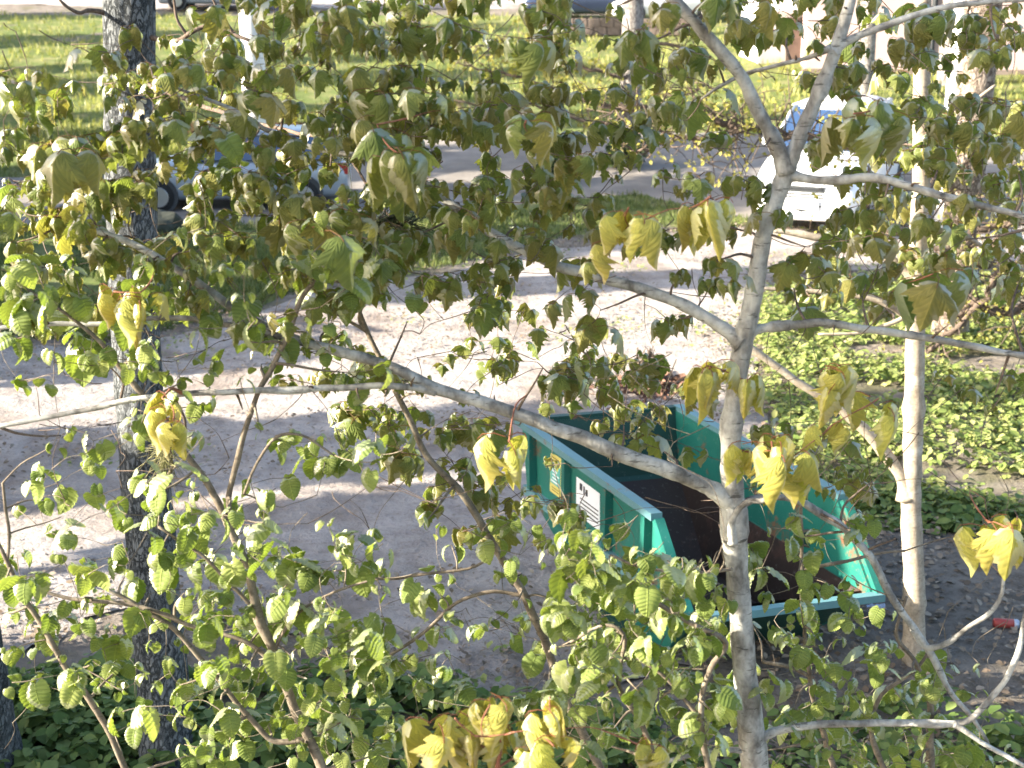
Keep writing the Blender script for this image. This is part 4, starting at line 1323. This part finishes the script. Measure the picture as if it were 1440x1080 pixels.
hazel("hazel_bush", 3.7, "bright sunlit hazel bush overlapping the skip's lower front left of the maple trunk",
      [[(1000, 1095, 6), (985, 1010, 5.4), (1000, 940, 5), (1020, 905, 4.6), (985, 882, 4.6), (940, 858, 4.2), (905, 835, 4), (873, 815, 3.4), (840, 790, 2.6), (800, 770, 2)],
       [(930, 1095, 5), (900, 1010, 4.4), (868, 960, 3.8), (880, 900, 3.4), (850, 880, 3), (800, 905, 2.6), (770, 918, 2)],
       [(985, 1010, 3.6), (940, 960, 3.2), (905, 930, 2.8), (870, 925, 2.4)],
       [(1030, 800, 3), (970, 806, 3), (900, 798, 2.4), (860, 780, 2)]], (780, 1030), 33, (-.3, .5))
hazel("hazel_bush", 4.4, "low hazel bush at the bottom right under the maple's horizontal branch",
      [[(1180, 1095, 6), (1160, 1040, 5), (1140, 960, 4), (1132, 880, 3.4), (1126, 800, 3.2), (1127, 720, 3), (1125, 690, 2.4)],
       [(1310, 1095, 8), (1308, 1040, 7), (1305, 980, 5.6), (1285, 930, 4), (1262, 890, 3), (1275, 840, 2.4)],
       [(1250, 1095, 5), (1225, 1030, 4), (1240, 980, 3.4), (1290, 940, 3), (1310, 905, 2.4)],
       [(1140, 950, 3.6), (1110, 938, 3.4), (1072, 930, 3)],
       [(1126, 800, 2.6), (1190, 790, 2.8), (1240, 778, 2.4), (1275, 775, 2)]], (1030, 1450), 34, (-.5, .5))
rnd = random.Random(77)

# ------------------------------------------------------------------ big trunks
def displaced_trunk(parent, base, pts, rads, material, n=28, amp=.06, nm="trunk"):
    """rough barked trunk with flaky ridges"""
    op, orr = spline(list(zip(pts, rads)), 14)
    mb = MB()
    vs = []; fs = []
    for i, (p, r0) in enumerate(zip(op, orr)):
        for k in range(n):
            th = 6.28318 * k / n
            d = Vector((math.cos(th), math.sin(th), 0))
            q = p + d * r0
            rr = r0 * (1 + amp * noise.noise(Vector((math.cos(th) * 5, math.sin(th) * 5, p.z * 3))) + amp * .7 * noise.noise(Vector((math.cos(th) * 11, math.sin(th) * 11, p.z * 7))))
            vs.append(p + d * rr - base)
    for i in range(len(op) - 1):
        for k in range(n):
            fs.append((i * n + k, i * n + (k + 1) % n, (i + 1) * n + (k + 1) % n, (i + 1) * n + k))
    fs.append(tuple((len(op) - 1) * n + k for k in range(n)))
    mb.add(vs, fs)
    return mb.build(nm, material, parent, True)

def needle_tuft(parent, base, c, axis_, length, n, material, seed):
    r = random.Random(seed)
    mb = MB()
    ax = Vector(axis_).normalized()
    for k in range(n):
        t = r.random()
        o = c - ax * length * .9 * t
        d = (ax * r.uniform(.25, 1.1) + Vector((r.gauss(0, .6), r.gauss(0, .6), r.gauss(0, .6)))).normalized()
        l = length * r.uniform(.6, 1.05)
        s = d.orthogonal().normalized() * .0011
        e = o + d * l + Vector((0, 0, -.15 * l))
        m_ = o + d * l * .55
        s2 = d.cross(s)
        a = [o + s - base, o - s * .5 + s2 - base, o - s * .5 - s2 - base, m_ + s - base, m_ - s * .5 + s2 - base, m_ - s * .5 - s2 - base, e - base]
        mb.add(a, [(0, 1, 4, 3), (1, 2, 5, 4), (2, 0, 3, 5), (3, 4, 6), (4, 5, 6), (5, 3, 6)], [0] * 3 + [.5] * 3 + [1])
    return tag(mb.build("needle_tuft", material, parent, True, True), kind='stuff')

gb = Vector((at(238, 1120, 7.05).x, 7.05, 0)); gb.z = hgt(gb.x, gb.y)
pine = empty("pine_tree", gb, 0, "big dark rough pine trunk rising through the left of the photo", "tree", "big conifers")
tp = [(Vector((gb.x + .02, 7.05, gb.z - .05)), .20)]
for px, py, r_px in [(236, 1085, 37), (228, 950, 36), (218, 850, 35), (211, 750, 34.5), (203, 650, 33), (196, 560, 33), (188, 420, 34), (185, 300, 35), (182, 100, 35.5), (181, 0, 35.5), (178, -200, 35), (170, -600, 33), (165, -1200, 26), (165, -2000, 10)]:
    p = at(px, py, 7.05); tp.append((p, r_px * mpp(p)))
displaced_trunk(pine, gb, [p for p, r in tp], [r for p, r in tp], M['pine_bark'], 40, .07)
pmb = []
for px in ([(212, 52, 4, 7.0), (240, 58, 3.6, 6.9), (268, 45, 3.2, 6.8), (285, 38, 3, 6.8), (310, 40, 3, 6.75), (340, 52, 2.6, 6.7), (372, 62, 1.8, 6.7), (400, 60, 1.2, 6.7)],
           [(262, 48, 2.6, 6.82), (252, 30, 2.2, 6.8), (246, 10, 2, 6.8), (240, -20, 1.6, 6.8)],
           [(332, 50, 2.6, 6.72), (318, 30, 2.2, 6.7), (305, 10, 2, 6.7), (292, -20, 1.6, 6.7)],
           [(150, 20, 4, 7.0), (125, 14, 3.2, 6.9), (110, 18, 2.8, 6.85), (90, 5, 2.2, 6.8), (70, -15, 1.6, 6.8)],
           [(205, 120, 4, 6.9), (290, 150, 3.2, 6.0), (400, 185, 2.8, 5.2), (478, 188, 2.4, 4.75), (495, 175, 1.6, 4.7)],
           [(478, 188, 2.2, 4.75), (515, 260, 2, 4.65), (545, 300, 1.8, 4.55), (565, 312, 1.4, 4.5)],
           [(220, 690, 3.4, 6.9), (238, 668, 2.6, 5.8), (240, 640, 2, 5.0), (236, 620, 1.4, 4.9)]):
    pts, rad = limb(px, 7, 5, .012)
    mb = MB(); mb.tube([p - gb for p in pts], rad, 7, True, .2)
    mb.build("branch", M['twig_bark'], pine, True)
for px, py, Y, ax, ln, n, mt in ((492, 165, 4.72, (.2, 0, 1), .12, 170, 'needle'), (485, 195, 4.75, (-.1, 0, 1), .11, 120, 'needle'), (580, 322, 4.5, (.9, -.2, -.25), .13, 200, 'needle'), (556, 305, 4.52, (.8, 0, .2), .10, 90, 'needle'), (232, 655, 5.0, (0, -.2, -1), .15, 120, 'needle_pale'), (238, 625, 4.95, (.1, -.2, .6), .11, 80, 'needle_pale')):
    needle_tuft(pine, gb, at(px, py, Y), ax, ln, n, M[mt], int(px))

gb = gnd(-12, 1090)
ct = empty("leaning_trunk", gb, 0, "dark tree trunk base in the bottom left corner", "tree", "big conifers")
e = at(-62, 760, gb.y - .3); e2 = at(-130, 200, gb.y - .9); e3 = at(-190, -900, gb.y - 1.6)
displaced_trunk(ct, gb, [gb - Vector((0, 0, .08)), gb + Vector((-.01, 0, .25)), e, e2, e3], [.22, .175, .15, .14, .05], M['pine_bark'], 30, .08)

def plain_tree(name, px, py, rpx, label, material, top, lean=(0, 0), n=20, amp=.05, group="background trees"):
    g = gnd(px, py)
    r0 = rpx * mpp(g)
    t = empty(name, g, 0, label, "tree", group)
    pts = [g - Vector((0, 0, .1)), g + Vector((0, 0, .35)), g + Vector((lean[0] * .3, lean[1] * .3, top * .33)), g + Vector((lean[0] * .7, lean[1] * .7, top * .7)), g + Vector((lean[0], lean[1], top))]
    displaced_trunk(t, g, pts, [r0 * 1.25, r0 * 1.03, r0 * .95, r0 * .7, r0 * .2], material, n, amp)
    return t, g, r0

t, g, r0 = plain_tree("pine_tree", 1335, 480, 24, "sunlit rough pine trunk behind the pale young tree at right", M['old_bark'], 14, (.2, 0), 30, .08)
OAK = (t, g)
def crooked(parent, base, px, Y, material, leafy=None, seed=1, density=1.0, name="branch"):
    r = random.Random(seed)
    pts, rad = limb(px, Y, 6, .07)
    mb = MB(); mb.tube([p - base for p in pts], rad, 7, True, .25)
    tmb = MB(); xf = []
    for i in range(2, len(pts)):
        for rep in range(2):
            if r.random() < .75 * density:
                d = Vector((r.gauss(0, .7), r.gauss(0, .5), r.gauss(.1, .55))).normalized()
                L_ = r.uniform(.25, .8)
                a = pts[i]; m1 = a + d * L_ * .5 + Vector((r.uniform(-.08, .08), 0, r.uniform(-.08, .08))); e_ = a + d * L_
                tmb.tube([p - base for p in (a, m1, e_)], [min(rad[i] * .6, .014), .009, .004], 4, True)
                d2 = Vector((r.gauss(0, .7), r.gauss(0, .5), r.gauss(.1, .5))).normalized() * L_ * .5
                tmb.tube([p - base for p in (m1, m1 + d2 * .5 + Vector((0, 0, .03)), m1 + d2)], [.008, .006, .003], 4, True)
                if leafy:
                    for e2_ in (e_, m1 + d2):
                        for k in range(r.randrange(3, 8)):
                            xf.append((0, rot3(r.uniform(-1, 1), r.uniform(-.2, 1.2), r.uniform(0, 6.28), leafy * r.uniform(.6, 1.3)), tuple(e2_ - base + Vector((r.gauss(0, .03), r.gauss(0, .03), r.gauss(0, .03))))))
    mb.build(name, material, parent, True)
    tag(tmb.build("twigs", M['twig_bark'], parent, True), kind='stuff')
    if xf: scatter("foliage", SMALL, xf, M['oakleaf'], parent)
for i, px in enumerate(([(1330, 248, 5), (1290, 236, 5), (1225, 216, 5.4), (1190, 203, 6), (1150, 194, 6.4), (1105, 190, 6), (1055, 178, 5.6), (1010, 172, 5), (970, 160, 4), (920, 165, 3), (860, 150, 2)],
                        [(1055, 178, 4), (1010, 192, 3.6), (960, 196, 3), (900, 210, 2)],
                        [(1345, 330, 6), (1400, 318, 5), (1450, 300, 4), (1520, 280, 3)],
                        [(1350, 352, 6), (1385, 372, 6), (1400, 345, 5), (1430, 300, 4), (1460, 260, 3)],
                        [(1340, 445, 4), (1370, 425, 6), (1400, 440, 6.4), (1440, 430, 6), (1490, 415, 6)],
                        [(1400, 380, 5), (1385, 420, 5), (1350, 455, 4.6), (1310, 490, 3.6), (1270, 515, 3), (1230, 545, 2)],
                        [(1330, 360, 4), (1280, 330, 3), (1220, 320, 2.4), (1160, 330, 2)])):
    crooked(OAK[0], OAK[1], px, OAK[1].y - .3 - .1 * i, M['twig_bark'], .055 if i < 4 else .05, 50 + i, 1.2 if i < 2 else .7)

t, g, r0 = plain_tree("pine_tree", 885, 238, 15, "grey pine trunk in the middle distance right of centre", M['grey_bark'], 16)
for i, px in enumerate(([(880, 150, 3), (840, 145, 3), (790, 130, 2.6), (740, 110, 2.2), (690, 100, 1.6), (640, 90, 1)],
                        [(880, 110, 3), (830, 95, 2.6), (780, 85, 2), (720, 70, 1.6), (660, 65, 1)],
                        [(880, 175, 3), (820, 170, 2.6), (760, 150, 2), (700, 150, 1.4), (620, 140, 1)],
                        [(892, 150, 3), (940, 145, 2.4), (990, 120, 2)], [(892, 60, 3), (950, 65, 2.4), (1000, 80, 2)])):
    crooked(t, g, px, g.y - .4 - .3 * i, M['twig_bark'], .09, 80 + i, 1.1)
plain_tree("birch_tree", 362, 196, 17, "thick white birch trunk at the top left of centre", M['birch'], 15)
plain_tree("birch_tree", 1322, 330, 10, "thin white birch trunk beside the rough pine at right", M['birch'], 14, (.1, 0))
plain_tree("pine_tree", 1215, 140, 11, "slim grey trunk in front of the pink house", M['grey_bark'], 14)
plain_tree("pine_tree", 585, 60, 7, "thin distant trunk on the sunlit lawn", M['grey_bark'], 14)
plain_tree("pine_tree", 1330, 120, 13, "dark trunk behind the leaves in the top right corner", M['grey_bark'], 14)

# small dark bushes in the middle distance
def bush(px, py, rad, label, seed, material='conifer', n=900, leaf=.11):
    g = gnd(px, py)
    r = random.Random(seed)
    t = empty("small_bush", g, 0, label, "bush", "small dark bushes")
    mb = MB(); xf = []
    for k in range(9):
        d = Vector((r.gauss(0, .5), r.gauss(0, .5), 1)).normalized() * rad * 1.5
        mb.tube([(0, 0, -.02), d * .5, d], [.02, .014, .006], 5)
    mb.build("stem", M['twig_bark'], t)
    for k in range(n):
        q = Vector((r.gauss(0, 1), r.gauss(0, 1), r.gauss(0, 1))).normalized() * rad * r.random() ** .4
        q *= 1 + .35 * noise.noise(q * 3 + Vector((seed, 0, 0)))
        xf.append((0, rot3(r.uniform(-1, 1), r.uniform(-1, 1), r.uniform(0, 6.28), leaf * r.uniform(.6, 1.3)), (q.x, q.y, max(.02, q.z * .9 + rad * .85))))
    scatter("foliage", SMALL, xf, M[material], t)
bush(880, 238, .42, "dark low bush beside the middle grey trunk", 1)
bush(772, 262, .35, "small dark bush on the grey path in the centre distance", 2)

# ------------------------------------------------------------------ trees left of the picture: they cast the long shadows
SA = R(SUN_AZ)
def uv(x, v):
    """point on the ground at world x whose coordinate across the sun direction is v"""
    y = (v + x * math.sin(SA)) / math.cos(SA)
    return Vector((x, y, hgt(x, y)))
def conifer(x, v, width, z0, z1, top, label, seed, n=1500, q=.42, shape='column'):
    g = uv(x, v)
    r = random.Random(seed)
    t = empty("spruce_tree", g, 0, label, "tree", "conifers standing left of the road")
    mb = MB(); mb.tube([(0, 0, -.1), (0, 0, top * .5), (0, 0, top)], [.16, .11, .02], 10); mb.build("trunk", M['pine_bark'], t, True)
    mb = MB()
    xf = []
    for k in range(n):
        h = z0 + (z1 - z0) * r.random() ** 1.0
        f = (h - z0) / (z1 - z0)
        if shape == 'cone': rad = width / 2 * (1 - f) ** .8 + .08
        elif shape == 'ball': rad = width / 2 * math.sqrt(max(.05, 1 - (2 * f - 1) ** 2))
        else: rad = width / 2 * (1 - .25 * f)
        rad *= .8 + .45 * noise.noise(Vector((seed, h * .8, 0)))
        a_ = r.uniform(0, 6.28); d = rad * math.sqrt(r.random())
        xf.append((0, rot3(r.uniform(-.6, .6), r.uniform(0, .7), a_, q * r.uniform(.7, 1.3)), (math.cos(a_) * d, math.sin(a_) * d, h)))
    scatter("crown", SMALL, xf, M['conifer'], t)
LBL = "dark conifer standing to the left, outside the photograph, shading the road"
conifer(-11, 12.8, 2.3, .2, 5.3, 5.6, LBL, 1, 2300)
conifer(-11.5, 13.0, .8, 1.5, 8.6, 9.0, LBL, 14, 800, .3)
conifer(-12, 17.0, 3.2, .1, 3.9, 4.2, LBL, 2, 1800)
conifer(-10, 7.75, 2.3, .1, 5.2, 5.5, LBL, 3, 2800)
conifer(-13, 3.4, 4.6, 5.6, 9.9, 10.4, LBL, 17, 170, .34)
conifer(-10.6, 6.3, 2.4, 0.6, 6.0, 6.4, LBL, 9, 1400, .42, 'cone')
conifer(-12, 10.3, 2.5, 4.3, 6.4, 6.8, LBL, 4, 1500)
conifer(-11, 9.0, 2.35, 4.0, 8.2, 8.6, LBL, 15, 1700)
conifer(-13, 19.6, 2.6, .1, 5.2, 5.6, LBL, 16, 2200)
conifer(-13, 19.2, 1.3, 1.0, 9, 9.4, LBL, 5, 1300)
conifer(-13, 22.6, 3.2, .1, 6.2, 6.6, LBL, 6, 2400)
conifer(-16, 26.2, 4.2, .3, 12, 12.5, LBL, 7, 4500)
conifer(-17, 30.3, 3.8, .3, 11, 11.5, LBL, 8, 4000)
conifer(-14, 3.0, 3.8, 9.9, 14.5, 15, LBL, 10, 1500, .4)
for k, (x, v, wd) in enumerate(((-22, 34.3, 1.4), (-25, 36.6, .9), (-25, 41.0, 2.8), (-27, 44.4, 1.1), (-28, 50.5, 3.4), (-29, 57, 2.2))):
    conifer(x, v, wd, .3, 12, 13, LBL, 20 + k, 2600, .5)
